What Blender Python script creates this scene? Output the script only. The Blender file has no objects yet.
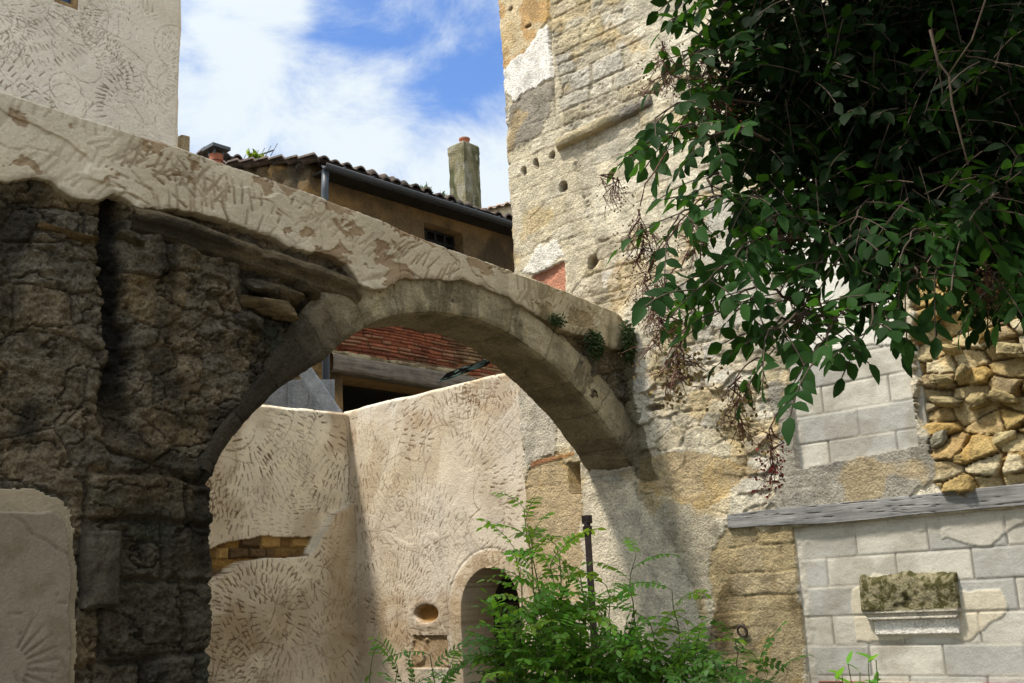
import bpy, math, random
import numpy as np
from mathutils import Matrix, Vector

# ------------------------------------------------------------------ camera, sky, sun
S = bpy.context.scene
COL = S.collection
F_PX, PITCH, ROLL = 1108.0, math.radians(13.5), math.radians(2.67)
EYE = np.array([0.0, 0.0, 1.6])
_r0 = np.array([1.0, 0, 0]); FWD = np.array([0, math.cos(PITCH), math.sin(PITCH)]); _u0 = np.array([0, -math.sin(PITCH), math.cos(PITCH)])
CR = math.cos(ROLL) * _r0 - math.sin(ROLL) * _u0
CU = math.sin(ROLL) * _r0 + math.cos(ROLL) * _u0
cam = bpy.data.objects.new('camera', bpy.data.cameras.new('camera')); COL.objects.link(cam)
m = Matrix.Identity(4)
for i in range(3):
    m[i][0], m[i][1], m[i][2], m[i][3] = CR[i], CU[i], -FWD[i], EYE[i]
cam.matrix_world = m
cam.data.sensor_width = 36.0; cam.data.lens = 36.0 * F_PX / 1024.0
cam.data.clip_start = 0.05; cam.data.clip_end = 3000
S.camera = cam

PHI = math.radians(42.8)
D = np.array([math.sin(PHI), math.cos(PHI), 0.0])      # along the arch wall, away from the viewer
U = np.array([math.cos(PHI), -math.sin(PHI), 0.0])     # along the tower wall, to the right and nearer
Z = np.array([0, 0, 1.0])
N = -D                                                 # out of the tower wall
def ray(x, y): return FWD + CR * (x - 512) / F_PX - CU * (y - 341.5) / F_PX
def hit(x, y, P, n):
    d = ray(x, y); return EYE + d * (((P - EYE) @ n) / (d @ n))
def at(x, y, depth):
    d = ray(x, y); return EYE + d * (depth / d[1])
_P = at(815, 600, 7.9)
J = hit(633, 470, _P, N); J[2] = 0.0                   # foot of the line where arch wall and tower meet
def TW(x, y): p = hit(x, y, J, N) - J; return (p @ U, p[2])
def AR(x, y): p = hit(x, y, J, U) - J; return (p @ D, p[2])

SUN_L = -0.50 * U + 1.0 * N + 2.2 * Z; SUN_L = SUN_L / np.linalg.norm(SUN_L)
SUN_EL = math.asin(SUN_L[2]); SUN_AZ = math.atan2(SUN_L[0], SUN_L[1])
world = bpy.data.worlds.new('World'); S.world = world; world.use_nodes = True
wn = world.node_tree.nodes; wl = world.node_tree.links; wn.clear()
w_out = wn.new('ShaderNodeOutputWorld'); w_bg = wn.new('ShaderNodeBackground'); w_bg.inputs['Strength'].default_value = 0.1
sky = wn.new('ShaderNodeTexSky'); sky.sky_type = 'NISHITA'; sky.sun_disc = False
sky.sun_elevation = SUN_EL; sky.sun_rotation = SUN_AZ; sky.air_density = 1.0; sky.dust_density = 0.6; sky.ozone_density = 2.0
w_tc = wn.new('ShaderNodeTexCoord')
w_map = wn.new('ShaderNodeMapping'); w_map.inputs['Scale'].default_value = (1, 1, 1.6); w_map.inputs['Location'].default_value = (3.1, 0.35, 1.0)
w_no = wn.new('ShaderNodeTexNoise'); w_no.inputs['Scale'].default_value = 7.5; w_no.inputs['Detail'].default_value = 8; w_no.inputs['Roughness'].default_value = 0.66; w_no.inputs['Distortion'].default_value = 0.5
wl.new(w_tc.outputs['Generated'], w_map.inputs['Vector']); wl.new(w_map.outputs[0], w_no.inputs['Vector'])
def sky_blob(px, py, near, far, val):
    dv = ray(px, py); dv = dv / np.linalg.norm(dv)
    dot = wn.new('ShaderNodeVectorMath'); dot.operation = 'DOT_PRODUCT'; dot.inputs[1].default_value = tuple(dv)
    wl.new(w_tc.outputs['Generated'], dot.inputs[0])
    mr = wn.new('ShaderNodeMapRange'); mr.interpolation_type = 'SMOOTHSTEP'
    mr.inputs['From Min'].default_value = math.cos(math.radians(far)); mr.inputs['From Max'].default_value = math.cos(math.radians(near))
    mr.inputs['To Min'].default_value = 0; mr.inputs['To Max'].default_value = val
    wl.new(dot.outputs['Value'], mr.inputs['Value']); return mr.outputs[0]
acc = w_no.outputs['Fac']
ad0 = wn.new('ShaderNodeMath'); ad0.operation = 'ADD'; ad0.inputs[1].default_value = 0.22; wl.new(acc, ad0.inputs[0]); acc = ad0.outputs[0]   # broken cloud; cover out of view raised to add fill light
for blob in ((420, 150, 17, 34, -0.21), (450, 55, 0.5, 5.5, -0.13), (350, 45, 0.3, 3.2, -0.05), (250, 20, 0.5, 3.5, 0.2), (215, 90, 0.5, 4.0, 0.16), (350, 115, 0.5, 4.5, 0.17), (490, 170, 0.5, 4.5, 0.2), (340, 0, 0.2, 2.5, -0.12)):
    ad = wn.new('ShaderNodeMath'); ad.operation = 'ADD'; wl.new(acc, ad.inputs[0]); wl.new(sky_blob(*blob), ad.inputs[1]); acc = ad.outputs[0]
w_ramp = wn.new('ShaderNodeMapRange'); w_ramp.interpolation_type = 'SMOOTHSTEP'
w_ramp.inputs['From Min'].default_value = 0.28; w_ramp.inputs['From Max'].default_value = 0.74
wl.new(acc, w_ramp.inputs['Value'])
w_mix = wn.new('ShaderNodeMixRGB'); w_mix.inputs['Color2'].default_value = (4.5, 4.95, 5.25, 1)
w_sc = wn.new('ShaderNodeMixRGB'); w_sc.blend_type = 'MULTIPLY'; w_sc.inputs['Fac'].default_value = 1; w_sc.inputs['Color2'].default_value = (0.74, 0.92, 1.2, 1)
wl.new(sky.outputs[0], w_sc.inputs['Color1'])
wl.new(w_ramp.outputs[0], w_mix.inputs['Fac']); wl.new(w_sc.outputs[0], w_mix.inputs['Color1'])
w_dot = wn.new('ShaderNodeVectorMath'); w_dot.operation = 'DOT_PRODUCT'; w_dot.inputs[1].default_value = tuple(SUN_L); wl.new(w_tc.outputs['Generated'], w_dot.inputs[0])
w_aur = wn.new('ShaderNodeMapRange'); w_aur.interpolation_type = 'SMOOTHSTEP'; w_aur.inputs['From Min'].default_value = math.cos(math.radians(68)); w_aur.inputs['From Max'].default_value = math.cos(math.radians(12)); w_aur.inputs['To Min'].default_value = 1.0; w_aur.inputs['To Max'].default_value = 2.6
wl.new(w_dot.outputs['Value'], w_aur.inputs['Value']); w_bri = wn.new('ShaderNodeVectorMath'); w_bri.operation = 'SCALE'; wl.new(w_mix.outputs[0], w_bri.inputs[0]); wl.new(w_aur.outputs[0], w_bri.inputs['Scale'])   # sky brightened round the sun, added for more fill light
wl.new(w_bri.outputs[0], w_bg.inputs['Color']); wl.new(w_bg.outputs[0], w_out.inputs['Surface'])

sun = bpy.data.objects.new('sun', bpy.data.lights.new('sun', 'SUN')); COL.objects.link(sun)
sun.data.energy = 2.9; sun.data.angle = math.radians(6.0); sun.data.color = (1.0, 0.93, 0.82)
sun.rotation_mode = 'QUATERNION'; sun.rotation_quaternion = Vector(tuple(SUN_L)).to_track_quat('Z', 'Y')
sun.location = (0, 0, 30)
S.view_settings.view_transform = 'Standard'; S.view_settings.look = 'None'
S.view_settings.exposure = 0.92; S.view_settings.gamma = 1.0; S.view_settings.use_curve_mapping = False
S.render.engine = 'CYCLES'; S.cycles.max_bounces = 8; S.cycles.diffuse_bounces = 4; S.cycles.transparent_max_bounces = 4

# ------------------------------------------------------------------ numeric helpers
rng = np.random.default_rng(11)
random.seed(7)
_G = rng.random((64, 256, 256)).astype(np.float32)
def vnoise(x, y, seed=0):
    g = _G[seed % 64]
    x = np.asarray(x, np.float64); y = np.asarray(y, np.float64)
    ix = np.floor(x).astype(np.int64); iy = np.floor(y).astype(np.int64)
    fx = (x - ix); fy = (y - iy)
    fx = fx * fx * fx * (fx * (fx * 6 - 15) + 10); fy = fy * fy * fy * (fy * (fy * 6 - 15) + 10)
    a, b, c, d = g[ix & 255, iy & 255], g[(ix + 1) & 255, iy & 255], g[ix & 255, (iy + 1) & 255], g[(ix + 1) & 255, (iy + 1) & 255]
    return ((a * (1 - fx) + b * fx) * (1 - fy) + (c * (1 - fx) + d * fx) * fy) * 2 - 1
def fbm(x, y, octv=4, seed=0, gain=0.5):
    t = 0; a = 1; n = 0
    c, s = math.cos(0.6), math.sin(0.6)
    for o in range(octv):
        t = t + a * vnoise(x, y, seed + o * 7); n += a; a *= gain
        x, y = (x * c - y * s) * 2.03 + 11.3, (x * s + y * c) * 2.03 + 4.7
    return t / n
def sstep(a, b, x):
    t = np.clip((np.asarray(x) - a) / (b - a), 0, 1); return t * t * (3 - 2 * t)
def voronoi(x, y, seed=0):
    gx, gy, gi = _G[seed % 64], _G[(seed + 1) % 64], _G[(seed + 2) % 64]
    ix = np.floor(x).astype(np.int64); iy = np.floor(y).astype(np.int64)
    f1 = np.full(x.shape, 9.0); f2 = np.full(x.shape, 9.0); rid = np.zeros(x.shape); ox = np.zeros(x.shape); oy = np.zeros(x.shape)
    for i in (-1, 0, 1):
        for j in (-1, 0, 1):
            a, b = (ix + i) & 255, (iy + j) & 255
            dx = ix + i + 0.12 + 0.76 * gx[a, b] - x; dy = iy + j + 0.12 + 0.76 * gy[a, b] - y
            d = np.sqrt(dx * dx + dy * dy); n = d < f1
            f2 = np.where(n, f1, np.minimum(f2, d)); rid = np.where(n, gi[a, b], rid)
            ox = np.where(n, -dx, ox); oy = np.where(n, -dy, oy); f1 = np.where(n, d, f1)
    return f2 - f1, rid, ox, oy
def courses(u, v, seed, h, lmean, jit=0.3, v0=-1.0, reg=False):
    """coursed masonry: distance to the nearest joint, id 0..1, offsets from the stone's middle"""
    r = np.random.default_rng(seed); nrow = int(16 / h)
    hs = h * (1 + jit * (r.random(nrow) * 2 - 1)); ve = v0 + np.concatenate([[0], np.cumsum(hs)])
    row = np.clip(np.searchsorted(ve, v) - 1, 0, nrow - 1)
    dv = np.minimum(v - ve[row], ve[row + 1] - v); oy = v - 0.5 * (ve[row] + ve[row + 1])
    dist = np.array(dv); rid = np.zeros(u.shape); ox = np.zeros(u.shape)
    for k in np.unique(row):
        msk = row == k; uu = u[msk]; n = int(24 / lmean)
        if reg: ue = -10 + lmean * (np.arange(n + 1) + (0.5 if k % 2 else 0.0) + 0.04 * r.random(n + 1))
        else: ue = -10 + np.cumsum(lmean * (1 + 0.55 * (r.random(n + 1) * 2 - 1))) - r.random() * lmean
        ids = r.random(n + 2); c = np.clip(np.searchsorted(ue, uu) - 1, 0, n - 1)
        dist[msk] = np.minimum(dv[msk], np.minimum(uu - ue[c], ue[c + 1] - uu)); rid[msk] = ids[c]; ox[msk] = uu - 0.5 * (ue[c] + ue[c + 1])
    return dist, rid, ox, oy
def inside(u, v, poly):
    res = np.zeros(u.shape, bool); n = len(poly)
    for i in range(n):
        x1, y1 = poly[i]; x2, y2 = poly[(i + 1) % n]
        if y1 == y2: continue
        c = ((y1 > v) != (y2 > v)) & (u < (x2 - x1) * (v - y1) / (y2 - y1) + x1); res ^= c
    return res
def pix(f, *pts): return [f(*p) for p in pts]
def spline(pts):
    pts = np.array(pts); order = np.argsort(pts[:, 0]); pts = pts[order]
    x, y = pts[:, 0], pts[:, 1]; h = np.diff(x); dl = np.diff(y) / h
    mm = np.zeros(len(x)); mm[1:-1] = np.where(dl[:-1] * dl[1:] > 0, 2 * dl[:-1] * dl[1:] / (dl[:-1] + dl[1:] + 1e-9), 0); mm[0] = dl[0]; mm[-1] = dl[-1]
    def f(q):
        q = np.asarray(q, float); k = np.clip(np.searchsorted(x, q) - 1, 0, len(x) - 2); t = (q - x[k]) / h[k]
        tc = np.clip(t, 0, 1)
        r = (2 * tc**3 - 3 * tc**2 + 1) * y[k] + (tc**3 - 2 * tc**2 + tc) * h[k] * mm[k] + (-2 * tc**3 + 3 * tc**2) * y[k + 1] + (tc**3 - tc**2) * h[k] * mm[k + 1]
        return r + np.where(t > 1, (t - 1) * h[k] * mm[k + 1], 0) + np.where(t < 0, t * h[k] * mm[k], 0)
    return f
def lin(c): return np.array([((x / 255) / 12.92 if x / 255 <= 0.04045 else ((x / 255 + 0.055) / 1.055) ** 2.4) for x in c])
def mixc(a, b, t): return a * (1 - t[..., None]) + np.asarray(b) * t[..., None]
def tintc(shape, c): return np.broadcast_to(np.asarray(c, float), shape + (3,)).copy()

class Scratch:
    """trowel strokes scored in wet render, kept as a depth map in wall metres"""
    def __init__(s, u0, u1, v0, v1, res):
        s.u0, s.v0, s.res = u0, v0, res; s.a = np.zeros((int((u1 - u0) / res) + 2, int((v1 - v0) / res) + 2), np.float32)
    def stroke(s, p, q, w, dep):
        lo = np.minimum(p, q) - w - s.res; hi = np.maximum(p, q) + w + s.res
        i0, j0 = max(0, int((lo[0] - s.u0) / s.res)), max(0, int((lo[1] - s.v0) / s.res))
        i1, j1 = min(s.a.shape[0], int((hi[0] - s.u0) / s.res) + 2), min(s.a.shape[1], int((hi[1] - s.v0) / s.res) + 2)
        if i1 <= i0 or j1 <= j0: return
        uu = s.u0 + s.res * np.arange(i0, i1)[:, None]; vv = s.v0 + s.res * np.arange(j0, j1)[None, :]
        d = q - p; L = d @ d + 1e-9; t = np.clip(((uu - p[0]) * d[0] + (vv - p[1]) * d[1]) / L, 0, 1)
        dist = np.hypot(uu - p[0] - t * d[0], vv - p[1] - t * d[1])
        val = dep * (1 - sstep(0.35 * w, w, dist)) * (1 - 0.5 * t)
        s.a[i0:i1, j0:j1] = np.maximum(s.a[i0:i1, j0:j1], val)
    def arc(s, c, R, a0, a1, step, L, w, dep, r):
        a = a0; sg = 1 if a1 > a0 else -1
        while (a1 - a) * sg > 0:
            if r.random() < 0.92:
                ln = L * (0.65 + .7 * r.random()); R2 = R * (1 + 0.02 * r.standard_normal()); dv = np.array([math.cos(a), math.sin(a)])
                tw = a + 0.09 * r.standard_normal() + 0.2; dd = np.array([math.cos(tw), math.sin(tw)])
                p = np.array(c) + dv * R2
                s.stroke(p, p + dd * ln, w * (0.6 + 0.8 * r.random()), dep * (0.5 + 0.7 * r.random()))
            a += sg * step / R * (0.7 + 0.6 * r.random())
    def wander(s, p, a, n, stp, w, dep, r):
        for _ in range(n):
            q = p + stp * np.array([math.cos(a), math.sin(a)]); s.stroke(p, q, w, dep * (0.6 + 0.5 * r.random())); p = q; a += 0.45 * r.standard_normal()
    def fill(s, area, nfan, k, r):
        u0, u1, v0, v1 = area; k0 = k
        for _ in range(nfan):
            k = k0 * (.65 + .75 * r.random())
            c = (u0 + (u1 - u0) * r.random(), v0 + (v1 - v0) * r.random()); a0 = r.random() * 6.28; sw = (1.0 + 1.9 * r.random()) * (1 if r.random() < .5 else -1); R = (0.10 + 0.22 * r.random()) * k
            for _j in range(r.integers(2, 6)):
                s.arc(c, R, a0, a0 + sw, 0.040 * k, 0.048 * k, 0.0050 * k, 1, r); R += (0.075 + 0.03 * r.random()) * k; a0 += 0.2 * r.standard_normal()
        for _ in range(int(nfan * 1.3)):                    # broad sweeps of the trowel's edge
            c = np.array([u0 + (u1 - u0) * r.random(), v0 + (v1 - v0) * r.random()]); R = k0 * (.12 + .35 * r.random()); a = r.random() * 6.28; da = .05 / R * (1 if r.random() < .5 else -1); w = k0 * (.003 + .002 * r.random())
            for _j in range(r.integers(5, 18)):
                R2 = R * (1 + .015 * r.standard_normal()); s.stroke(c + R * np.array([math.cos(a), math.sin(a)]), c + R2 * np.array([math.cos(a + da), math.sin(a + da)]), w, .5 + .4 * r.random()); a += da; R = R2
        k = k0
        for _ in range(int(nfan * .6)):
            s.wander(np.array([u0 + (u1 - u0) * r.random(), v0 + (v1 - v0) * r.random()]), r.random() * 6.28, r.integers(4, 14), 0.035 * k, 0.0048 * k, 0.8, r)
        for _ in range(nfan * 14):
            p = np.array([u0 + (u1 - u0) * r.random(), v0 + (v1 - v0) * r.random()]); a = r.random() * 6.28
            s.stroke(p, p + 0.03 * k * r.random() * np.array([math.cos(a), math.sin(a)]), 0.005 * k, 0.7, )
    def __call__(s, u, v):
        x = np.clip((u - s.u0) / s.res, 0, s.a.shape[0] - 1.001); y = np.clip((v - s.v0) / s.res, 0, s.a.shape[1] - 1.001)
        i = x.astype(int); j = y.astype(int); fx = x - i; fy = y - j; a = s.a
        return ((a[i, j] * (1 - fx) + a[i + 1, j] * fx) * (1 - fy) + (a[i, j + 1] * (1 - fx) + a[i + 1, j + 1] * fx) * fy) * (.5 + .5 * sstep(-.2, .25, fbm(u * 1.9 + 3, v * 1.9, 4, 35)))

# ------------------------------------------------------------------ object helpers
def thing(name, label, cat, loc, group=None):
    o = bpy.data.objects.new(name, None); COL.objects.link(o); o.empty_display_size = 0.2
    o.location = tuple(loc); o['label'] = label; o['category'] = cat
    if group: o['group'] = group
    return o
def tag(o, label, cat, group=None):
    o['label'] = label; o['category'] = cat
    if group: o['group'] = group
    return o
def wloc(p):
    v = np.zeros(3)
    while p is not None: v = v + np.array(p.location); p = p.parent
    return v
def make(name, V, Fc, mat, parent=None, col=None, smooth=True, origin=None):
    """V (n,3) world metres, Fc a list of index tuples or an (m,k) array; ONE mesh object"""
    V = np.asarray(V, np.float64)
    base = wloc(parent) if origin is None else np.asarray(origin, float)
    me = bpy.data.meshes.new(name)
    if isinstance(Fc, np.ndarray):
        nf, k = Fc.shape
        me.vertices.add(len(V)); me.vertices.foreach_set('co', (V - base).astype(np.float32).ravel())
        me.loops.add(nf * k); me.loops.foreach_set('vertex_index', Fc.astype(np.int32).ravel())
        me.polygons.add(nf); me.polygons.foreach_set('loop_start', np.arange(0, nf * k, k, dtype=np.int32)); me.polygons.foreach_set('loop_total', np.full(nf, k, np.int32))
        me.update(calc_edges=True)
    else:
        me.from_pydata((V - base).tolist(), [], [tuple(f) for f in Fc])
    me.polygons.foreach_set('use_smooth', np.full(len(me.polygons), smooth, bool))
    if col is not None:
        at_ = me.attributes.new('col', 'FLOAT_COLOR', 'POINT'); c4 = np.ones((len(V), 4), np.float32); c4[:, :3] = np.clip(col.reshape(-1, 3), 0.004, 0.9)
        at_.data.foreach_set('color', c4.ravel())
    me.validate(); me.materials.append(mat)
    o = bpy.data.objects.new(name, me); COL.objects.link(o)
    if parent is not None:
        o.parent = parent; o.location = tuple(base - wloc(parent))
    else: o.location = tuple(base)
    return o
def gridfaces(nr, nc, off=0):
    i = np.arange(nr - 1)[:, None] * nc + np.arange(nc - 1)[None, :]
    return np.stack([i, i + 1, i + nc + 1, i + nc], -1).reshape(-1, 4) + off
def slab(name, P, back, mat, parent, col, keep=None, smooth=True):
    """relief sheet P (nr,nc,3) given a body: its rim is carried back by the vector `back` and closed behind"""
    nr, nc = P.shape[:2]; Fc = gridfaces(nr, nc)
    if keep is not None:
        k = keep[:-1, :-1] & keep[1:, :-1] & keep[:-1, 1:] & keep[1:, 1:]; Fc = Fc[k.ravel()]
    V = P.reshape(-1, 3); C = col.reshape(-1, 3)
    e = np.concatenate([Fc[:, [0, 1]], Fc[:, [1, 2]], Fc[:, [2, 3]], Fc[:, [3, 0]]]); key = np.sort(e, 1); kk = key[:, 0] * (nr * nc) + key[:, 1]
    _, idx, cnt = np.unique(kk, return_index=True, return_counts=True); be = e[idx[cnt == 1]]
    vs = np.unique(be); mp = np.full(nr * nc, -1); mp[vs] = np.arange(len(vs)) + len(V)
    VB = V[vs] + np.asarray(back)
    sk = np.stack([be[:, 1], be[:, 0], mp[be[:, 0]], mp[be[:, 1]]], -1)
    Vn = np.concatenate([V, VB]); Cn = np.concatenate([C, C[vs]]); Fn = [Fc, sk]
    if keep is None:                                    # plain back sheet between the four corners
        q = np.array([0, nc - 1, nr * nc - 1, (nr - 1) * nc]); Fn.append(mp[q][[3, 2, 1, 0]][None, :])
    Fn = np.concatenate(Fn); used = np.unique(Fn); rm = np.full(len(Vn), -1); rm[used] = np.arange(len(used))
    return make(name, Vn[used], rm[Fn], mat, parent, Cn[used], smooth)
class MB:
    def __init__(s): s.V = []; s.F = []; s.n = 0
    def add(s, V, Fc):
        V = np.asarray(V, float); s.V.append(V); s.F += [tuple(i + s.n for i in f) for f in Fc]; s.n += len(V); return s
    def box(s, c, ax, ay, az, jit=0.0):
        """c centre, half-axis vectors"""
        c, ax, ay, az = (np.asarray(q, float) for q in (c, ax, ay, az)); V = []
        for k in (-1, 1):
            for j in (-1, 1):
                for i in (-1, 1): V.append(c + i * ax + j * ay + k * az + jit * (np.random.default_rng(s.n + i + 2 * j + 5 * k + 9).random(3) - .5))
        return s.add(V, [(0, 2, 3, 1), (4, 5, 7, 6), (0, 1, 5, 4), (2, 6, 7, 3), (0, 4, 6, 2), (1, 3, 7, 5)])
    def tube(s, pts, rad, n=8, cap=True):
        pts = np.asarray(pts, float); rad = np.broadcast_to(rad, (len(pts),)); V = []; 
        for i, p in enumerate(pts):
            t = pts[min(i + 1, len(pts) - 1)] - pts[max(i - 1, 0)]; t = t / (np.linalg.norm(t) + 1e-9)
            a = np.cross(t, [0.31, 0.23, 0.92]); 
            if np.linalg.norm(a) < .1: a = np.cross(t, [1, 0, 0])
            a /= np.linalg.norm(a); b = np.cross(t, a)
            for k in range(n):
                q = 2 * math.pi * k / n; V.append(p + rad[i] * (math.cos(q) * a + math.sin(q) * b))
        Fc = [(i * n + k, i * n + (k + 1) % n, (i + 1) * n + (k + 1) % n, (i + 1) * n + k) for i in range(len(pts) - 1) for k in range(n)]
        if cap: Fc += [tuple(range(n))[::-1], tuple((len(pts) - 1) * n + k for k in range(n))]
        return s.add(V, Fc)
    def prism(s, prof, a, b):
        """closed profile of 3D offsets swept from a to b"""
        prof = np.asarray(prof, float); n = len(prof); V = np.concatenate([prof + a, prof + b])
        return s.add(V, [(k, (k + 1) % n, n + (k + 1) % n, n + k) for k in range(n)] + [tuple(range(n))[::-1], tuple(range(n, 2 * n))])
    def build(s, name, mat, parent=None, smooth=False, bevel=0.0, origin=None):
        o = make(name, np.concatenate(s.V), s.F, mat, parent, None, smooth, origin)
        if bevel:
            b = o.modifiers.new('bevel', 'BEVEL'); b.width = bevel; b.segments = 2; b.limit_method = 'ANGLE'
        return o

# ------------------------------------------------------------------ materials
def nodes_of(mt):
    mt.use_nodes = True; nt = mt.node_tree; return nt.nodes, nt.links, nt.nodes['Principled BSDF']
def add_noise(nd, lk, vec, scale, det=5, rough=0.6):
    n = nd.new('ShaderNodeTexNoise'); n.inputs['Scale'].default_value = scale; n.inputs['Detail'].default_value = det; n.inputs['Roughness'].default_value = rough
    lk.new(vec, n.inputs['Vector']); return n.outputs['Fac']
def ramp(nd, lk, src, a, b, lo, hi):
    r = nd.new('ShaderNodeMapRange'); r.inputs['From Min'].default_value = a; r.inputs['From Max'].default_value = b; r.inputs['To Min'].default_value = lo; r.inputs['To Max'].default_value = hi
    lk.new(src, r.inputs['Value']); return r.outputs[0]
def mulc(nd, lk, c, f):
    mx = nd.new('ShaderNodeVectorMath'); mx.operation = 'SCALE'; lk.new(c, mx.inputs[0]); lk.new(f, mx.inputs['Scale']); return mx.outputs[0]
def surf(name, base=None, var=0.35, scale=6.0, fine=55.0, bump=0.006, rough=0.9, grain=0.3, spec=0.2, stain=None, metal=0.0, pits=0.0):
    """mineral surface: colour (attribute 'col' or base) varied by cloudy, medium and fine noise, with relief"""
    mt = bpy.data.materials.new(name); nd, lk, bs = nodes_of(mt)
    tc = nd.new('ShaderNodeTexCoord'); vec = tc.outputs['Object']
    if base is None:
        a = nd.new('ShaderNodeAttribute'); a.attribute_name = 'col'; c = a.outputs['Color']
    else:
        a = nd.new('ShaderNodeRGB'); a.outputs[0].default_value = (*base, 1); c = a.outputs[0]
    if stain is not None:
        mx = nd.new('ShaderNodeMixRGB'); mx.inputs['Color2'].default_value = (*stain[0], 1); lk.new(c, mx.inputs['Color1'])
        lk.new(ramp(nd, lk, add_noise(nd, lk, vec, stain[1], 6, 0.65), stain[2], stain[2] + 0.12, 0, stain[3]), mx.inputs['Fac']); c = mx.outputs[0]
    n1 = add_noise(nd, lk, vec, scale, 6, 0.62); n2 = add_noise(nd, lk, vec, fine, 4, 0.7)
    c = mulc(nd, lk, c, ramp(nd, lk, n1, 0.3, 0.7, 1 - var, 1 + var)); c = mulc(nd, lk, c, ramp(nd, lk, n2, 0.3, 0.7, 1 - grain, 1 + grain))
    if pits: c = mulc(nd, lk, c, ramp(nd, lk, add_noise(nd, lk, vec, fine * .55, 6, .75), .36, .47, 1 - pits, 1)); c = mulc(nd, lk, c, ramp(nd, lk, add_noise(nd, lk, vec, fine * .22, 7, .75), .34, .44, 1 - .7 * pits, 1))
    lk.new(c, bs.inputs['Base Color']); bs.inputs['Roughness'].default_value = rough; bs.inputs['Specular IOR Level'].default_value = spec; bs.inputs['Metallic'].default_value = metal
    if bump:
        b1 = nd.new('ShaderNodeBump'); b1.inputs['Distance'].default_value = bump; b1.inputs['Strength'].default_value = 1.0
        sm = nd.new('ShaderNodeMath'); sm.operation = 'ADD'; lk.new(n2, sm.inputs[0]); lk.new(add_noise(nd, lk, vec, fine * 0.35, 5, 0.65), sm.inputs[1])
        lk.new(sm.outputs[0], b1.inputs['Height']); lk.new(b1.outputs[0], bs.inputs['Normal'])
    return mt
def wood(name, base, along, dark=0.62, rough=0.85):
    mt = bpy.data.materials.new(name); nd, lk, bs = nodes_of(mt); tc = nd.new('ShaderNodeTexCoord')
    rot = nd.new('ShaderNodeMapping'); rot.inputs['Rotation'].default_value = (0, 0, -math.atan2(along[1], along[0])); lk.new(tc.outputs['Object'], rot.inputs['Vector'])
    mp = nd.new('ShaderNodeMapping'); mp.inputs['Scale'].default_value = (1.2, 26, 26); lk.new(rot.outputs[0], mp.inputs['Vector'])
    n1 = add_noise(nd, lk, mp.outputs[0], 1.6, 7, 0.7); n2 = add_noise(nd, lk, tc.outputs['Object'], 7, 4)
    a = nd.new('ShaderNodeRGB'); a.outputs[0].default_value = (*base, 1)
    c = mulc(nd, lk, a.outputs[0], ramp(nd, lk, n1, 0.32, 0.62, dark, 1.3)); c = mulc(nd, lk, c, ramp(nd, lk, n2, 0.3, 0.7, 0.75, 1.2))
    lk.new(c, bs.inputs['Base Color']); bs.inputs['Roughness'].default_value = rough; bs.inputs['Specular IOR Level'].default_value = 0.2
    b1 = nd.new('ShaderNodeBump'); b1.inputs['Distance'].default_value = 0.006; lk.new(n1, b1.inputs['Height']); lk.new(b1.outputs[0], bs.inputs['Normal'])
    return mt
def leafmat(name, base, back, trans=0.35, rough=0.4, spec=0.5):
    mt = bpy.data.materials.new(name); nd, lk, bs = nodes_of(mt)
    a = nd.new('ShaderNodeAttribute'); a.attribute_name = 'col'
    mx = nd.new('ShaderNodeMixRGB'); mx.blend_type = 'MULTIPLY'; mx.inputs['Fac'].default_value = 1; mx.inputs['Color2'].default_value = (*base, 1); lk.new(a.outputs['Color'], mx.inputs['Color1'])
    lk.new(mx.outputs[0], bs.inputs['Base Color']); bs.inputs['Roughness'].default_value = rough; bs.inputs['Specular IOR Level'].default_value = spec
    tr = nd.new('ShaderNodeBsdfTranslucent'); m2 = nd.new('ShaderNodeMixRGB'); m2.blend_type = 'MULTIPLY'; m2.inputs['Fac'].default_value = 1; m2.inputs['Color2'].default_value = (*back, 1)
    lk.new(a.outputs['Color'], m2.inputs['Color1']); lk.new(m2.outputs[0], tr.inputs['Color'])
    ms = nd.new('ShaderNodeMixShader'); ms.inputs['Fac'].default_value = trans; lk.new(bs.outputs[0], ms.inputs[1]); lk.new(tr.outputs[0], ms.inputs[2])
    lk.new(ms.outputs[0], nd['Material Output'].inputs['Surface'])
    return mt
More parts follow.
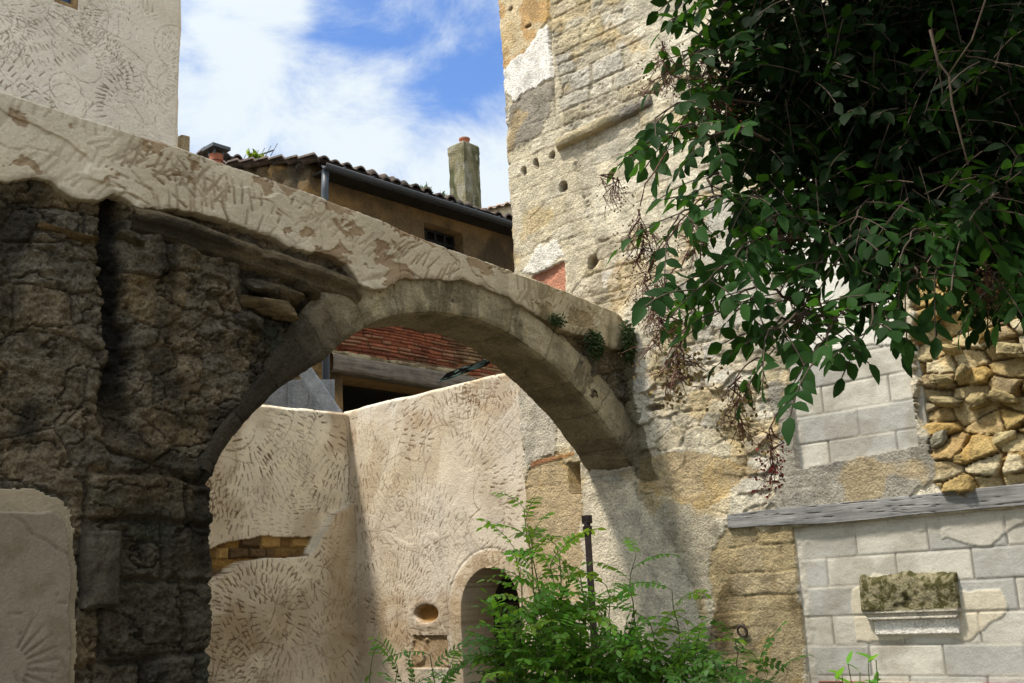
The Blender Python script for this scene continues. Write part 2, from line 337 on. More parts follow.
M = dict(
    stone=surf('weathered_stone', None, 0.2, 7, 58, 0.020, 0.95, 0.25, pits=.34),
    rubble=surf('dark_rubble', None, 0.38, 9, 60, 0.034, 0.95, 0.45, pits=.6),
    render=surf('lime_render', None, 0.12, 3.0, 64, 0.006, 0.95, 0.10, pits=.09),
    block=surf('concrete_block', None, 0.10, 3, 110, 0.003, 0.97, 0.12, pits=.1),
    timber=wood('grey_timber', (0.215, 0.21, 0.205), U),
    oldtimber=wood('old_timber', (0.17, 0.14, 0.11), D),
    plank=wood('zinc_grey_plank', (0.22, 0.23, 0.24), D, 0.7),
    tile=surf('clay_tile', (0.085, 0.062, 0.05), 0.4, 5, 40, 0.004, 0.9, 0.3, stain=((0.05, 0.045, 0.035), 8, 0.5, 0.8)),
    zinc=surf('zinc', (0.05, 0.055, 0.065), 0.15, 6, 40, 0.0, 0.45, 0.1, 0.5),
    pipe=surf('painted_pipe', (0.045, 0.055, 0.068), 0.15, 6, 40, 0.0, 0.5, 0.1, 0.4),
    rust=surf('rusty_iron', (0.05, 0.032, 0.025), 0.4, 14, 70, 0.003, 0.8, 0.35, 0.4),
    dark=surf('unlit_dark', (0.012, 0.011, 0.010), 0.2, 5, 40, 0.002, 0.95),  # near black for unlit interiors, their shade put into the colour
    terracotta=surf('terracotta', (0.30, 0.105, 0.06), 0.25, 8, 60, 0.003, 0.85, 0.2),
    ground=surf('earth', (0.16, 0.13, 0.09), 0.35, 1.5, 30, 0.02, 0.95, 0.35, stain=((0.05, 0.08, 0.03), 1.2, 0.5, 0.8)),
    bark=surf('bark', (0.075, 0.055, 0.04), 0.35, 9, 60, 0.006, 0.9, 0.3),
    twig=surf('red_twig', (0.11, 0.045, 0.035), 0.25, 9, 60, 0.0, 0.7, 0.2),
    stem=surf('green_stem', (0.10, 0.12, 0.04), 0.2, 9, 60, 0.0, 0.7, 0.2),
    board=surf('door_board', (0.022, 0.018, 0.015), 0.3, 6, 50, 0.004, 0.85),  # set near black, the doorway's dark inside put into the colour
    glass=surf('window_glass', (0.03, 0.06, 0.13), 0.1, 3, 30, 0.0, 0.08, 0.05, 0.8),
    elder=leafmat('elder_leaf', (0.013, 0.037, 0.010), (0.06, 0.17, 0.015), 0.26, 0.6, 0.06),
    robinia=leafmat('locust_leaf', (0.085, 0.23, 0.035), (0.22, 0.48, 0.05), 0.42, 0.5, 0.3),
    tuft=leafmat('wall_plant_leaf', (0.04, 0.065, 0.02), (0.08, 0.13, 0.03), 0.2, 0.6, 0.2),
    berry=leafmat('flower_head', (0.16, 0.12, 0.055), (0.12, 0.1, 0.05), 0.1, 0.7, 0.2),
)

# ================================================================== THE SETTING
def ground():
    n = 60; g = np.linspace(-1, 1, n); a = np.sign(g) * np.abs(g) ** 1.8 * 70
    X, Y = np.meshgrid(a, a, indexing='ij'); P = np.stack([X, Y + 8, 0.05 * fbm(X * .8, Y * .8, 3, 3) - 0.04], -1)
    o = make('ground', P.reshape(-1, 3), gridfaces(n, n)[:, ::-1], M['ground']); o['kind'] = 'structure'
ground()

# ------------------------------------------------------------------ rubble wall carrying the flying arch
def arch_pt(s, z, n): return J + s[..., None] * D + z[..., None] * Z + n[..., None] * U
INTR = spline(pix(AR, (210, 475), (220, 451), (235, 430), (262, 402), (290, 380), (322, 358), (345, 340), (366, 326), (389, 317), (413, 313), (444, 313), (474, 319), (505, 332), (535, 352), (565, 378), (590, 405), (612, 435), (633, 468)))
TOPZ = spline([(-7.4, 4.33)] + pix(AR, (0, 95), (180, 152), (313, 197), (436, 246), (517, 275), (590, 303)) + [(-0.05, 3.90)])
COPZ = spline([(-7.4, 3.78)] + pix(AR, (0, 187), (43, 184), (67, 202), (97, 202), (113, 198), (133, 210), (180, 215), (223, 226), (263, 240), (293, 252), (323, 257), (340, 266), (356, 288), (380, 291), (400, 280), (433, 283), (460, 283), (483, 291), (510, 304), (533, 318), (556, 333), (580, 340), (610, 352)) + [(0.1, 3.66)])
S_JAMB = AR(210, 475)[0]
arch_wall = thing('arch_wall', 'dark rubble wall on the left whose plaster capped arch spans across to the tall pale wall', 'stone wall', J + D * -4.6)
def arch_masonry():
    s = np.concatenate([np.linspace(-7.2, -5.35, 70, endpoint=False), np.linspace(-5.35, S_JAMB, 215, endpoint=False), np.linspace(S_JAMB, 0.03, 430)])
    v = np.concatenate([np.linspace(-.05, .9, 50, endpoint=False), np.linspace(.9, 3.98, 400)])
    z = v[None, :] + 0 * s[:, None]; ss = s[:, None] + 0 * z
    keep = (z < (COPZ(s) + .09)[:, None]) & ((ss < S_JAMB + 1e-6) | (z > (INTR(s) + .05)[:, None]))
    wu, wv = ss + 0.07 * fbm(ss * 2.3, z * 2.3, 5, 5, .6), z + 0.06 * fbm(ss * 2.1 + 9, z * 2.1, 5, 9, .6)
    e1, r1, ox, oy = voronoi(wu / 0.42, wv / 0.23, 20); e2, r2, ox2, oy2 = voronoi(wu / 0.17 + 3, wv / 0.11, 31)
    dj, rj, jx, jy = courses(wu, wv, 5, 0.29, 0.42, 0.25)
    jamb = sstep(-4.66, -4.5, ss) * (1 - sstep(2.3, 2.5, z)) * (ss < -3.6)
    small = sstep(0.05, 0.3, fbm(ss * 1.1, z * 1.1, 3, 14)) * (1 - jamb)
    worn = sstep(-0.1, 0.25, fbm(ss * 0.9 + 4, z * 0.9 + 2, 3, 40)) * (ss < -4.55)
    mort = sstep(-.25, .2, fbm(ss * 1.7 + 8, z * 1.7, 4, 48)); big = 0.034 * sstep(0.0, 0.07, e1) * (0.5 + 0.9 * r1) * (1 - .45 * mort) + .010 * mort + (1 - .5 * mort) * (0.09 * (ox * (r1 - .5)) + .08 * oy * (((r1 * 7.3) % 1) - .65))
    sm = 0.026 * sstep(0.0, 0.09, e2) * (0.4 + r2) * (1 - .5 * mort) + 0.07 * (ox2 * (r2 - .5)) + .06 * oy2 * (((r2 * 5.1) % 1) - .6)
    jb = 0.055 * sstep(0.002, 0.03, dj) * (0.55 + 0.7 * rj) + 0.10 * jx * (rj - .5)
    n = big * (1 - small) + sm * small; n = n * (1 - jamb) + jb * jamb; n = n * (1 - 0.55 * worn)
    n += 0.05 * fbm(ss * 4.5, z * 6.5, 7, 2, .66) + 0.03 * fbm(ss * 1.6, z * 1.6, 3, 8) - 0.03
    rdg = 1 - np.abs(fbm(ss * 3 + .9 * z, z * 5, 5, 51)); n -= 0.03 * sstep(0.955, 1.0, rdg)
    n += 0.035 * (1 - np.abs(fbm(ss * 9, z * 14, 5, 17, .6))) - 0.025
    # hollow channel where the wall was cut, left of the ledge
    chs = AR(113, 215)[0] + 0.05 * fbm(z * 2.2, z * 0 + .3, 3, 6) + (3.7 - z) * 0.07
    chan = (1 - sstep(0.04, 0.11, np.abs(ss - chs + .09 * fbm(z * 7, ss * 7, 5, 19, .65)))) * sstep(2.3, 2.9, z); n -= 0.09 * chan
    n -= 0.06 * np.exp(-((ss + 3.35) / .32) ** 2 - ((z - 3.42) / .1) ** 2)
    pal = np.array([lin((130, 116, 94)), lin((112, 101, 84)), lin((146, 126, 96)), lin((120, 111, 96)), lin((138, 120, 94))])
    rid = np.where(small > .5, r2, r1); rid = np.where(jamb > .5, rj, rid); c = pal[(rid * 4.99).astype(int)]
    c = mixc(c, lin((120, 108, 90)), 0.75 * worn); c = mixc(c, lin((122, 112, 95)), .55 * mort)
    dirt = sstep(-0.25, 0.35, fbm(ss * 1.3, z * 0.8, 4, 33)); c = mixc(c, c * 0.55, dirt)
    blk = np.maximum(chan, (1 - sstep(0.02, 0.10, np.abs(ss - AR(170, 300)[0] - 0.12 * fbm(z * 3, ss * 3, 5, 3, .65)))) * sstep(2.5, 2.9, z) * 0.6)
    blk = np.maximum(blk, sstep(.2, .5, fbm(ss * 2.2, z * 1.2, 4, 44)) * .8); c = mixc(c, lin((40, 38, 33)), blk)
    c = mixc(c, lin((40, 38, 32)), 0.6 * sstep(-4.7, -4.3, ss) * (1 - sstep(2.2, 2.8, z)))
    lich = sstep(.3, .5, fbm(ss * 3.3 + 7, z * 3.3, 4, 29)) * (r1 > .45); c = mixc(c, lin((128, 116, 92)), 0.5 * lich)
    c = mixc(c, lin((66, 72, 62)), .6 * sstep(.15, .5, fbm(ss * 2.4 + 3, z * 2.4, 3, 58)))
    rag = 0.035 * fbm(z * 4.2, z * 0 + 2.5, 4, 12) * np.exp(-((ss - S_JAMB) / 0.14) ** 2) * (z < 2.45)
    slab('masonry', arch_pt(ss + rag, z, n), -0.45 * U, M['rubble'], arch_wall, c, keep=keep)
arch_masonry()

def arch_ring():
    s = np.linspace(S_JAMB + 0.0, 0.03, 900); zc = INTR(s); L = np.concatenate([[0], np.cumsum(np.hypot(np.diff(s), np.diff(zc)))])
    nt = 620; l = np.linspace(0, L[-1], nt); s = np.interp(l, L, s); zc = np.interp(l, L, zc)
    ts, tz = np.gradient(s, l), np.gradient(zc, l); k = np.hypot(ts, tz); ns, nz = -tz / k, ts / k
    front = np.linspace(1.0, 0.0, 52); dep = np.linspace(0.012, 0.47, 60)
    wv = (0.32 + .05 * fbm(l * 2.2, l * 0, 3, 9) - .22 * (1 - sstep(.3, 1.3, l)))[:, None]; q = np.concatenate([front, np.zeros(60)])[None, :] * wv; b = np.concatenate([np.zeros(52), dep])[None, :]
    ll = np.broadcast_to(l[:, None], (nt, 112)); x = q - b
    wl_ = ll + 0.02 * fbm(ll * 4, x * 4, 3, 3)
    js = np.cumsum(np.r_[0.05, 0.30 + 0.16 * np.random.default_rng(3).random(22)]); kx = np.clip(np.searchsorted(js, wl_), 1, len(js) - 1)
    dj = np.minimum(np.abs(wl_ - js[kx - 1]), np.abs(js[np.minimum(kx, len(js) - 1)] - wl_)); rid = np.random.default_rng(8).random(40)[kx]
    rel = 0.008 * sstep(0.0, 0.009, dj) + 0.020 * fbm(ll * 4, x * 4, 7, 21, .64) + 0.007 * (rid - .5) - 0.012 * sstep(.2, .6, fbm(ll * 3 + 5, x * 5, 4, 37))
    arris = np.exp(-(x / 0.02) ** 2) * 0.012
    rel = rel - arris
    lf = 1 - sstep(0.9, 1.7, ll); onf = np.concatenate([np.ones(52), np.zeros(60)])[None, :]
    out = rel + 0.018 - .03 * sstep(.8, 1.0, q / wv)
    qs = q + np.where(onf > 0, 0, -rel + arris * 0); sq = s[:, None] + ns[:, None] * qs; zq = zc[:, None] + nz[:, None] * qs
    nn = np.where(onf > 0, out, out * 0 + 0.02 - b)
    c = mixc(tintc(ll.shape, lin((178, 165, 136))), lin((188, 174, 145)), rid)
    c = mixc(c, lin((104, 94, 72)), sstep(-.1, .5, fbm(ll * 3.5, x * 2.2, 6, 13, .6)) * .6)
    c = mixc(c, lin((68, 62, 48)), sstep(.12, .4, fbm(ll * 6 + 3, x * 2.0, 6, 23, .6)) * .55)
    c = mixc(c, lin((96, 86, 66)), .35 * (1 - sstep(.003, .010, dj)))
    c = mixc(c, lin((120, 106, 84)), sstep(0.0, 0.1, b) * .6)  # soffit darker than the face, its shade put into the colour
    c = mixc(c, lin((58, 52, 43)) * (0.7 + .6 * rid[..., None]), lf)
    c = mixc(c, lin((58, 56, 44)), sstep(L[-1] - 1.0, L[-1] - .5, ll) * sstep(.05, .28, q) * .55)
    P = arch_pt(sq, zq, nn)
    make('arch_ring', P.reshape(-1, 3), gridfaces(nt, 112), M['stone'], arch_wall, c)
arch_ring()

def coping():
    s = np.concatenate([np.linspace(-7.2, -5.35, 60, endpoint=False), np.linspace(-5.35, 0.02, 700)])
    ztop = TOPZ(s) + 0.010 * fbm(s * 5, s * 0, 6, 4, .65) - 0.10 * sstep(-0.16, 0.02, s) ** 2
    zb = COPZ(s) + 0.028 * fbm(s * 7, s * 0 + 3, 6, 9, .68)
    nf, nb = 125, 16
    t = np.linspace(0, 1, nf)[None, :]; z = zb[:, None] * (1 - t) + ztop[:, None] * t; ss = np.broadcast_to(s[:, None], z.shape)
    sc = Scratch(-6.0, 0.1, 2.9, 4.5, 0.007); r = np.random.default_rng(21)
    for _ in range(95):                                             # short slanted trowel cuts
        p = np.array([-5.6 + 5.5 * r.random(), 3.3 + 1.0 * r.random()]); n_ = r.integers(3, 11); a = 0.9 + 0.5 * r.standard_normal(); st = np.array([0.055, 0.012 * r.standard_normal()])
        for k in range(n_):
            q = p + st * k + 0.012 * r.standard_normal(2); a2 = a + .12 * r.standard_normal(); sc.stroke(q, q + (0.07 + .08 * r.random()) * np.array([math.cos(a2), math.sin(a2)]), 0.009 + .006 * r.random(), 0.8)
    for _ in range(24): sc.wander(np.array([-5.6 + 5.5 * r.random(), 3.3 + .9 * r.random()]), -.25 + .35 * r.standard_normal(), r.integers(6, 22), 0.05, 0.008, 0.9, r)
    sc.fill((-5.6, 0, 3.3, 4.2), 5, 1.5, r)
    kk = sc(ss, z)
    smear = sstep(0.17, 0.20, fbm(ss * 3.6 + 1.8 * z, z * 4.6 - .8 * ss, 5, 19, .6)); step2 = sstep(0.0, 0.03, fbm(ss * 1.2 + 3, z * 2.8, 4, 27))
    n = 0.05 + 0.008 * fbm(ss * 2.5, z * 2.5, 3, 11) + 0.010 * step2 - 0.006 * smear - 0.009 * kk + 0.004 * fbm(ss * 14, z * 14, 4, 15, .65)
    n = n - 0.05 * (1 - sstep(0.0, 0.010, z - zb[:, None])) - 0.02 * (1 - sstep(0, 0.02, ztop[:, None] - z)) ** 2
    c = mixc(tintc(ss.shape, lin((212, 199, 177))), lin((196, 182, 158)), sstep(-.3, .4, fbm(ss * 1.7, z * 1.7, 3, 31)))
    c = mixc(c, lin((150, 121, 90)), 0.72 * smear); c = mixc(c, lin((116, 90, 62)), 0.85 * np.clip(kk, 0, 1))
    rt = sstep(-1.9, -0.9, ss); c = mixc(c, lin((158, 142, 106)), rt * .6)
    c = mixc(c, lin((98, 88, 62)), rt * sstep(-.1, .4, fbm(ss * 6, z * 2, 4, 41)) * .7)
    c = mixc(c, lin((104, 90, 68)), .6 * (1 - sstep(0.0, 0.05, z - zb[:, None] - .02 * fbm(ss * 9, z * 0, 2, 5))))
    P = arch_pt(ss, z, n)
    tb = np.linspace(0, 1, nb + 1)[None, 1:]; zb_ = np.broadcast_to(ztop[:, None], (len(s), nb)); sb = np.broadcast_to(s[:, None], zb_.shape)
    Pb = arch_pt(sb, zb_ + 0.01 * np.sin(tb * 3.14), 0.02 * (1 - tb) - 0.47 * tb + 0 * zb_)
    cb = tintc(zb_.shape, lin((160, 145, 122)))
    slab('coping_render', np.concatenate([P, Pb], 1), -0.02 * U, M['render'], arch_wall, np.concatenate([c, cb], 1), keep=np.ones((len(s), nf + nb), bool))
coping()

def moulded_ledge():
    """worn stone cornice under the render, left of the arch"""
    (s0, z0), (s1, z1) = AR(128, 214), AR(358, 291)
    nl = 260; t = np.linspace(0, 1, nl)[:, None]; s = s0 + (s1 - s0) * t
    prof = np.array([(-.06, .02), (.10, .03), (.145, .0), (.15, -.035), (.13, -.06), (.10, -.075), (.085, -.10), (.08, -.125), (.045, -.145), (.0, -.16), (-.05, -.17)])
    f = np.linspace(0, 1, len(prof)); g = np.linspace(0, 1, 44); pn, pz = np.interp(g, f, prof[:, 0])[None] * .7, np.interp(g, f, prof[:, 1])[None] * .8
    zt = np.minimum(COPZ(s[:, 0])[:, None] + 0.0, z0 + (z1 - z0) * t + .06) * 0.65 + 0.35 * (z0 + (z1 - z0) * t); x = s * 1.0 + 0 * pn; y = g[None] * .4 + 0 * s
    er = 0.016 * fbm(x * 7, y * 9, 4, 6) - 0.05 * sstep(.22, .55, fbm(x * 2.6, y * 3, 4, 16)) - .035 * (1 - sstep(0, .05, 1 - t)) - .02
    c = mixc(tintc(x.shape, lin((112, 98, 76))), lin((62, 56, 46)), sstep(-.2, .4, fbm(x * 2, y * 5, 4, 26)))
    make('moulded_ledge', arch_pt(x, zt + pz + er * .4, pn + er).reshape(-1, 3), gridfaces(nl, 44), M['stone'], arch_wall, c)
moulded_ledge()

def rock(parent, c, ax, ay, az, color, seed, mat='stone', name='loose_stone'):
    n, k = 48, 32; a = np.linspace(0, 2 * math.pi, n)[:, None]; b = np.linspace(0.02, math.pi - 0.02, k)[None, :]
    x, y, zz = np.cos(a) * np.sin(b), np.sin(a) * np.sin(b), np.cos(b) + 0 * a
    pw = lambda q: np.sign(q) * np.abs(q) ** 0.5
    x, y, zz = pw(x), pw(y), pw(zz)
    pr = np.random.default_rng(seed + 100); dirs = pr.standard_normal((13, 3)); dirs /= np.linalg.norm(dirs, axis=1, keepdims=True)
    rad = np.sqrt(x * x + y * y + zz * zz); r = np.full(x.shape, 1.15)
    for dv in dirs: dd = (x * dv[0] + y * dv[1] + zz * dv[2]) / rad; r = np.minimum(r, (.72 + .25 * pr.random()) / np.maximum(dd, .2) / rad * 1.12)
    r = r + 0.17 * fbm(x * 2.6 + seed, y * 2.1 + zz * 2.9, 6, seed % 40, .66)
    P = np.asarray(c) + (x * r)[..., None] * np.asarray(ax) + (y * r)[..., None] * np.asarray(ay) + (zz * r)[..., None] * np.asarray(az)
    cc = mixc(tintc(x.shape, color), np.asarray(color) * .55, sstep(-.1, .3, fbm(x * 2 + seed, zz * 2, 3, 3)))
    return make(name, P.reshape(-1, 3), gridfaces(n, k), M[mat], parent, cc)
for i, (px, py, w, h, colr) in enumerate(((268, 309, .17, .055, (120, 103, 76)), (282, 296, .12, .045, (104, 90, 68)), (258, 288, .09, .04, (90, 82, 68)), (306, 292, .08, .035, (98, 86, 66)), (66, 236, .14, .024, (116, 96, 66)), (128, 240, .08, .03, (92, 84, 66)), (248, 322, .08, .045, (84, 78, 66)))):
    s_, z_ = AR(px, py); rock(arch_wall, J + s_ * D + z_ * Z + .01 * U, D * w + Z * -.02, U * .08, Z * h, lin(colr), 3 + i)
def panel():
    poly = [(-6.6, -.05), (-6.6, 2.25)] + pix(AR, (0, 488), (30, 490), (56, 498), (68, 510), (73, 528), (75, 600), (73, 690)) + [(AR(72, 690)[0], -.05)]
    inner = [(-6.6, -.05), (-6.6, 2.15)] + pix(AR, (0, 514), (48, 514), (58, 522), (63, 545), (64, 683)) + [(AR(62, 683)[0], -.05)]
    s = np.linspace(-6.2, AR(80, 600)[0], 250)[:, None]; z = np.linspace(-.05, 2.35, 330)[None]; ss = s + 0 * z; zz = z + 0 * s
    wob = .03 * fbm(ss * 6, zz * 6, 6, 2, .65); keep = inside(ss + wob, zz + wob, poly); ins = inside(ss + wob * .5, zz, inner)
    sc = Scratch(-6.2, -4.5, 0, 2.4, .007); r = np.random.default_rng(4); sc.fill((-5.6, -4.6, .9, 2.2), 3, 2.0, r)
    for k in range(9):
        p = np.array(AR(0, 668)); a = -.9 + k * .25; sc.stroke(p + .1 * np.array([math.cos(a), math.sin(a)]), p + .24 * np.array([math.cos(a), math.sin(a)]), .009, .8)
    kk = sc(ss, zz) * ins
    n = .035 + .045 * ins - .011 * kk + .006 * fbm(ss * 4, zz * 4, 4, 13) + .01 * sstep(0, .05, fbm(ss * 1.8, zz * 1.8, 3, 47)) * ins
    c = mixc(tintc(ss.shape, lin((160, 146, 124))), lin((132, 121, 106)), ins * .9); c = mixc(c, lin((112, 98, 78)), .6 * sstep(.05, .35, fbm(ss * 2.4, zz * 2.4, 6, 18, .6))); c = mixc(c, lin((96, 84, 68)), .6 * kk)
    slab('render_panel', arch_pt(ss, zz, n), -.12 * U, M['render'], arch_wall, c, keep=keep)
panel()
def dressed_block():
    (s0, z0), (s1, z1) = AR(77, 609), AR(114, 532); nu, nv = 70, 110
    s = np.linspace(s0, s1, nu)[:, None] + 0 * np.zeros(nv)[None]; z = np.linspace(z0, z1, nv)[None] + 0 * s
    e = np.minimum(np.minimum(s - s0, s1 - s), np.minimum(z - z0, z1 - z)); br = sstep(0, .3, fbm(s * 5, z * 5, 3, 8)) * (1 - sstep(s0 + .02, s0 + .14, s))
    n = .085 + .02 * sstep(0, .02, e) - .03 * br + .006 * fbm(s * 14, z * 14, 4, 9)
    c = mixc(tintc(s.shape, lin((88, 81, 69))), lin((62, 57, 48)), sstep(-.1, .4, fbm(s * 6, z * 6, 3, 5)))
    slab('dressed_block', arch_pt(s, z, n), -.15 * U, M['stone'], arch_wall, c)
dressed_block()

# ------------------------------------------------------------------ the tall pale wall on the right
def tow_pt(u, z, n): return J + u[..., None] * U + z[..., None] * Z + n[..., None] * N
UL = TW(515, 270)[0]
tower = thing('tower_wall', 'tall sunlit wall of pale limestone and patched mortar, with a bricked up opening under a timber', 'stone wall', J + U * 1.2)
Z_LT, Z_LB = TW(870, 500)[1], TW(870, 520)[1]
U_JL = TW(793, 560)[0]
UPB = [(1.42, 2.42), (1.42, 5.6), (2.46, 5.6), (2.46, 2.42)]
def tower_masonry():
    u = np.concatenate([np.linspace(UL, 3.35, 400, endpoint=False), np.linspace(3.35, 6.0, 60)])
    v = np.concatenate([np.linspace(-.05, 1.0, 60, endpoint=False), np.linspace(1.0, 7.6, 640, endpoint=False), np.linspace(7.6, 13, 60)])
    uu = u[:, None] + 0 * v[None]; vv = v[None] + 0 * uu
    wu, wv = uu + .05 * fbm(uu * 2.5, vv * 2.5, 5, 2, .6), vv + .035 * fbm(uu * 1.7, vv * 2.2, 5, 4, .6)
    dj, rid, ox, oy = courses(wu, wv, 12, .14, .29, .4); e2, r2, ox2, oy2 = voronoi(wu / .24 + 5, wv / .13, 24)
    N1 = fbm(uu * 1.2, vv * 1.2, 4, 6)
    wob = .075 * fbm(uu * 5, vv * 5, 6, 10, .66); wo2 = .075 * fbm(uu * 5 + 30, vv * 5, 6, 10, .66)
    def area(*p): return inside(uu + wob, vv + wo2, pix(TW, *p)).astype(float)
    ash = 0.016 * sstep(0, .012, dj) * (.4 + .8 * rid) + .05 * (ox * (rid - .5)) + .04 * oy * (rid - .3)
    rub = .02 * sstep(.0, .08, e2) * (.3 + r2) + .05 * ox2 * (r2 - .5) + .04 * oy2 * (((r2 * 7.1) % 1) - .6)
    isr = sstep(-.1, .15, fbm(uu * .9 + 2, vv * .9 + 6, 3, 36)); isr = np.maximum(isr, area((630, 330), (780, 400), (780, 500), (720, 530), (640, 480)))
    n = ash * (1 - isr) + rub * isr
    rdg = 1 - np.abs(fbm(uu * 3.2 - vv * .6, vv * 8, 4, 46))
    n += .013 * fbm(uu * 5, vv * 10, 6, 18, .68) + .008 * fbm(uu * 18, vv * 26, 4, 28, .65) - .008 * sstep(.93, 1, rdg) + .02 * N1
    pal = np.array([lin((208, 197, 174)), lin((197, 186, 162)), lin((216, 207, 188)), lin((188, 177, 154)), lin((205, 190, 156)), lin((197, 190, 175))])
    idd = np.where(isr > .5, r2, rid); c = pal[(idd * 5.99).astype(int)]
    joint = np.where(isr > .5, 1 - sstep(.05, .2, e2), 1 - sstep(.008, .025, dj)); c = mixc(c, lin((178, 165, 138)), .6 * joint)
    lime = sstep(-.05, .2, fbm(uu * 1.6 + 11, vv * 1.6, 4, 30)); c = mixc(c, lin((228, 218, 194)), .6 * lime); n = n * (1 - .6 * lime) + .012 * lime
    grey = sstep(.08, .3, fbm(uu * 1.4 + 5, vv * 1.1 + 8, 4, 38)); c = mixc(c, lin((166, 158, 140)), .45 * grey)
    def patch(mask, colr, lift, keep_rel, amt=1.0):
        nonlocal c, n
        c = mixc(c, lin(colr), mask * amt); n = n * (1 - mask * (1 - keep_rel)) + lift * mask
    smooth = area((505, 0), (552, -20), (556, 60), (566, 130), (600, 250), (570, 300), (515, 300)); patch(smooth, (210, 198, 170), .016, .45, .6)
    patch(area((500, -30), (551, -30), (551, 20), (527, 62), (503, 70)), (204, 184, 148), .028, .3)
    c = mixc(c, lin((186, 146, 92)), area((500, -30), (551, -30), (551, 60), (503, 70)) * .8 * sstep(.05, .2, fbm(uu * 5, vv * 5, 4, 57)))
    patch(area((506, 70), (525, 55), (551, 25), (553, 78), (530, 90), (520, 102), (508, 95)), (240, 234, 224), .034, .15)
    patch(area((510, 108), (532, 88), (553, 82), (553, 112), (540, 135), (512, 150)), (142, 134, 122), .014, .7, .85)
    patch(area((524, 272), (541, 243), (558, 238), (566, 258), (548, 272)), (236, 230, 216), .024, .2)
    pk = inside(uu, vv, pix(TW, (533, 300), (533, 277), (566, 261), (567, 320))).astype(float); patch(pk, (196, 138, 112), -.012, .2)
    patch(area((548, 290), (563, 265), (570, 265), (572, 300)), (180, 168, 140), .005, .5, .0)
    # seam at the quoin strip
    useam = TW(553, 50)[0]; n -= .03 * (1 - sstep(.0, .016, np.abs(uu - useam + .01 * fbm(vv * 5, vv * 0, 2, 4)))) * (vv > TW(553, 120)[1])
    # putlog holes and lost stones
    for (px, py, ru, rv, dp) in ((525, 172, .03, .045, .1), (538, 164, .03, .045, .1), (553, 157, .028, .03, .08), (566, 187, .045, .04, .08), (594, 262, .05, .055, .09), (592, 268, .03, .03, .06), (530, 28, .04, .02, .04), (512, 12, .03, .02, .04), (655, 408, .1, .025, .05)):
        a, b = TW(px, py); q = ((uu - a + .5 * wob) / ru) ** 2 + ((vv - b + .5 * wo2) / rv) ** 2; h = 1 - sstep(.6, 1.3, q); n -= dp * h; c = mixc(c, lin((96, 80, 58)), .8 * h)
    # plain mortar left of the arch spring, blotched below, sunlit patch painted in
    low = area((586, 478), (630, 482), (690, 580), (720, 690), (540, 720), (540, 560), (575, 520)); patch(low, (222, 210, 186), .012, .25, .9)
    patch(area((527, 470), (560, 450), (576, 478), (584, 500), (580, 600), (527, 600)), (186, 160, 116), .0, .5, .7)
    patch(area((522, 388), (552, 400), (556, 456), (526, 462)), (200, 192, 176), .02, .2, .8)
    shade_band = area((650, 500), (705, 498), (725, 540), (730, 600), (700, 600)); patch(shade_band, (166, 156, 134), .01, .5, .75)  # grey band right of the lit patch, arch shadow put into colour
    patch(area((726, 532), (796, 524), (806, 690), (725, 690), (716, 620), (708, 560)), (164, 144, 102), .0, .6, .75); patch(inside(uu + wob, vv + .2 * wo2, pix(TW, (533, 462), (556, 456), (577, 452), (577, 456), (556, 461), (534, 467))).astype(float), (176, 128, 92), .012, .5)
    dk = area((726, 570), (770, 560), (800, 600), (806, 690), (700, 690)); patch(dk * sstep(-.3, .2, fbm(uu * 3, vv * 3, 4, 61)), (88, 72, 46), .0, .85, .8)
    patch(area((640, 455), (700, 452), (760, 470), (710, 510), (640, 490)), (176, 150, 104), .0, .9, .7)
    patch(area((768, 380), (800, 380), (935, 440), (940, 470), (900, 505), (770, 510), (782, 450)), (152, 147, 136), .02, .6, .9)
    patch(area((690, 200), (775, 190), (778, 330), (700, 330)), (206, 200, 188), .02, .15, .8)
    # ragged yellow rubble right of the blocked window
    yr = inside(uu + wob * 1.6, vv + wo2, [(2.42, 2.3), (2.36, 2.9), (2.45, 3.6), (2.38, 4.6), (7, 4.6), (7, 2.2), (2.5, 2.2)]).astype(float)
    e3, r3, ox3, oy3 = voronoi(wu / .22 + 2, wv / .115 + 1, 44)
    rr = .10 * sstep(.0, .10, e3) * (.35 + .75 * r3) + .05 * oy3 * (((r3 * 5.3) % 1) - .6) + .04 * fbm(uu * 4, vv * 7, 5, 73) + .10 * ox3 * (r3 - .5) + .02 * fbm(uu * 9, vv * 9, 4, 53) - .11; rr += .06 * (1 - sstep(2.35, 2.6, vv))
    yp = np.array([lin((192, 174, 132)), lin((176, 154, 108)), lin((200, 186, 152)), lin((166, 147, 112)), lin((184, 158, 104))])
    cy = yp[(r3 * 4.99).astype(int)]; cy = mixc(cy, lin((150, 118, 66)), .8 * (1 - sstep(.03, .12, e3))); cy = mixc(cy, lin((196, 152, 76)), .8 * sstep(.1, .35, fbm(uu * 2, vv * 2, 3, 55)) * (vv < 2.75) * .45)
    n = n * (1 - yr) + rr * yr; c = c * (1 - yr[..., None]) + cy * yr[..., None]
    # pockets taking the block infills and the small square vent
    pock = inside(uu, vv, [(1.47, 2.47), (1.47, 5.5), (2.36, 5.5), (2.36, 2.52)]) | inside(uu, vv, [(U_JL + .03, -1), (U_JL + .03, Z_LB - .01), (7, Z_LB - .01), (7, -1)]); n = np.where(pock, -.10, n)
    hole = inside(uu, vv, pix(TW, (569, 463), (581, 463), (582, 494), (571, 494))); n = np.where(hole, -.28, n)
    yel = sstep(.22, .4, fbm(uu * 2.6, vv * 2.6, 4, 63)); c = mixc(c, lin((200, 166, 96)), .35 * yel * (1 - low))
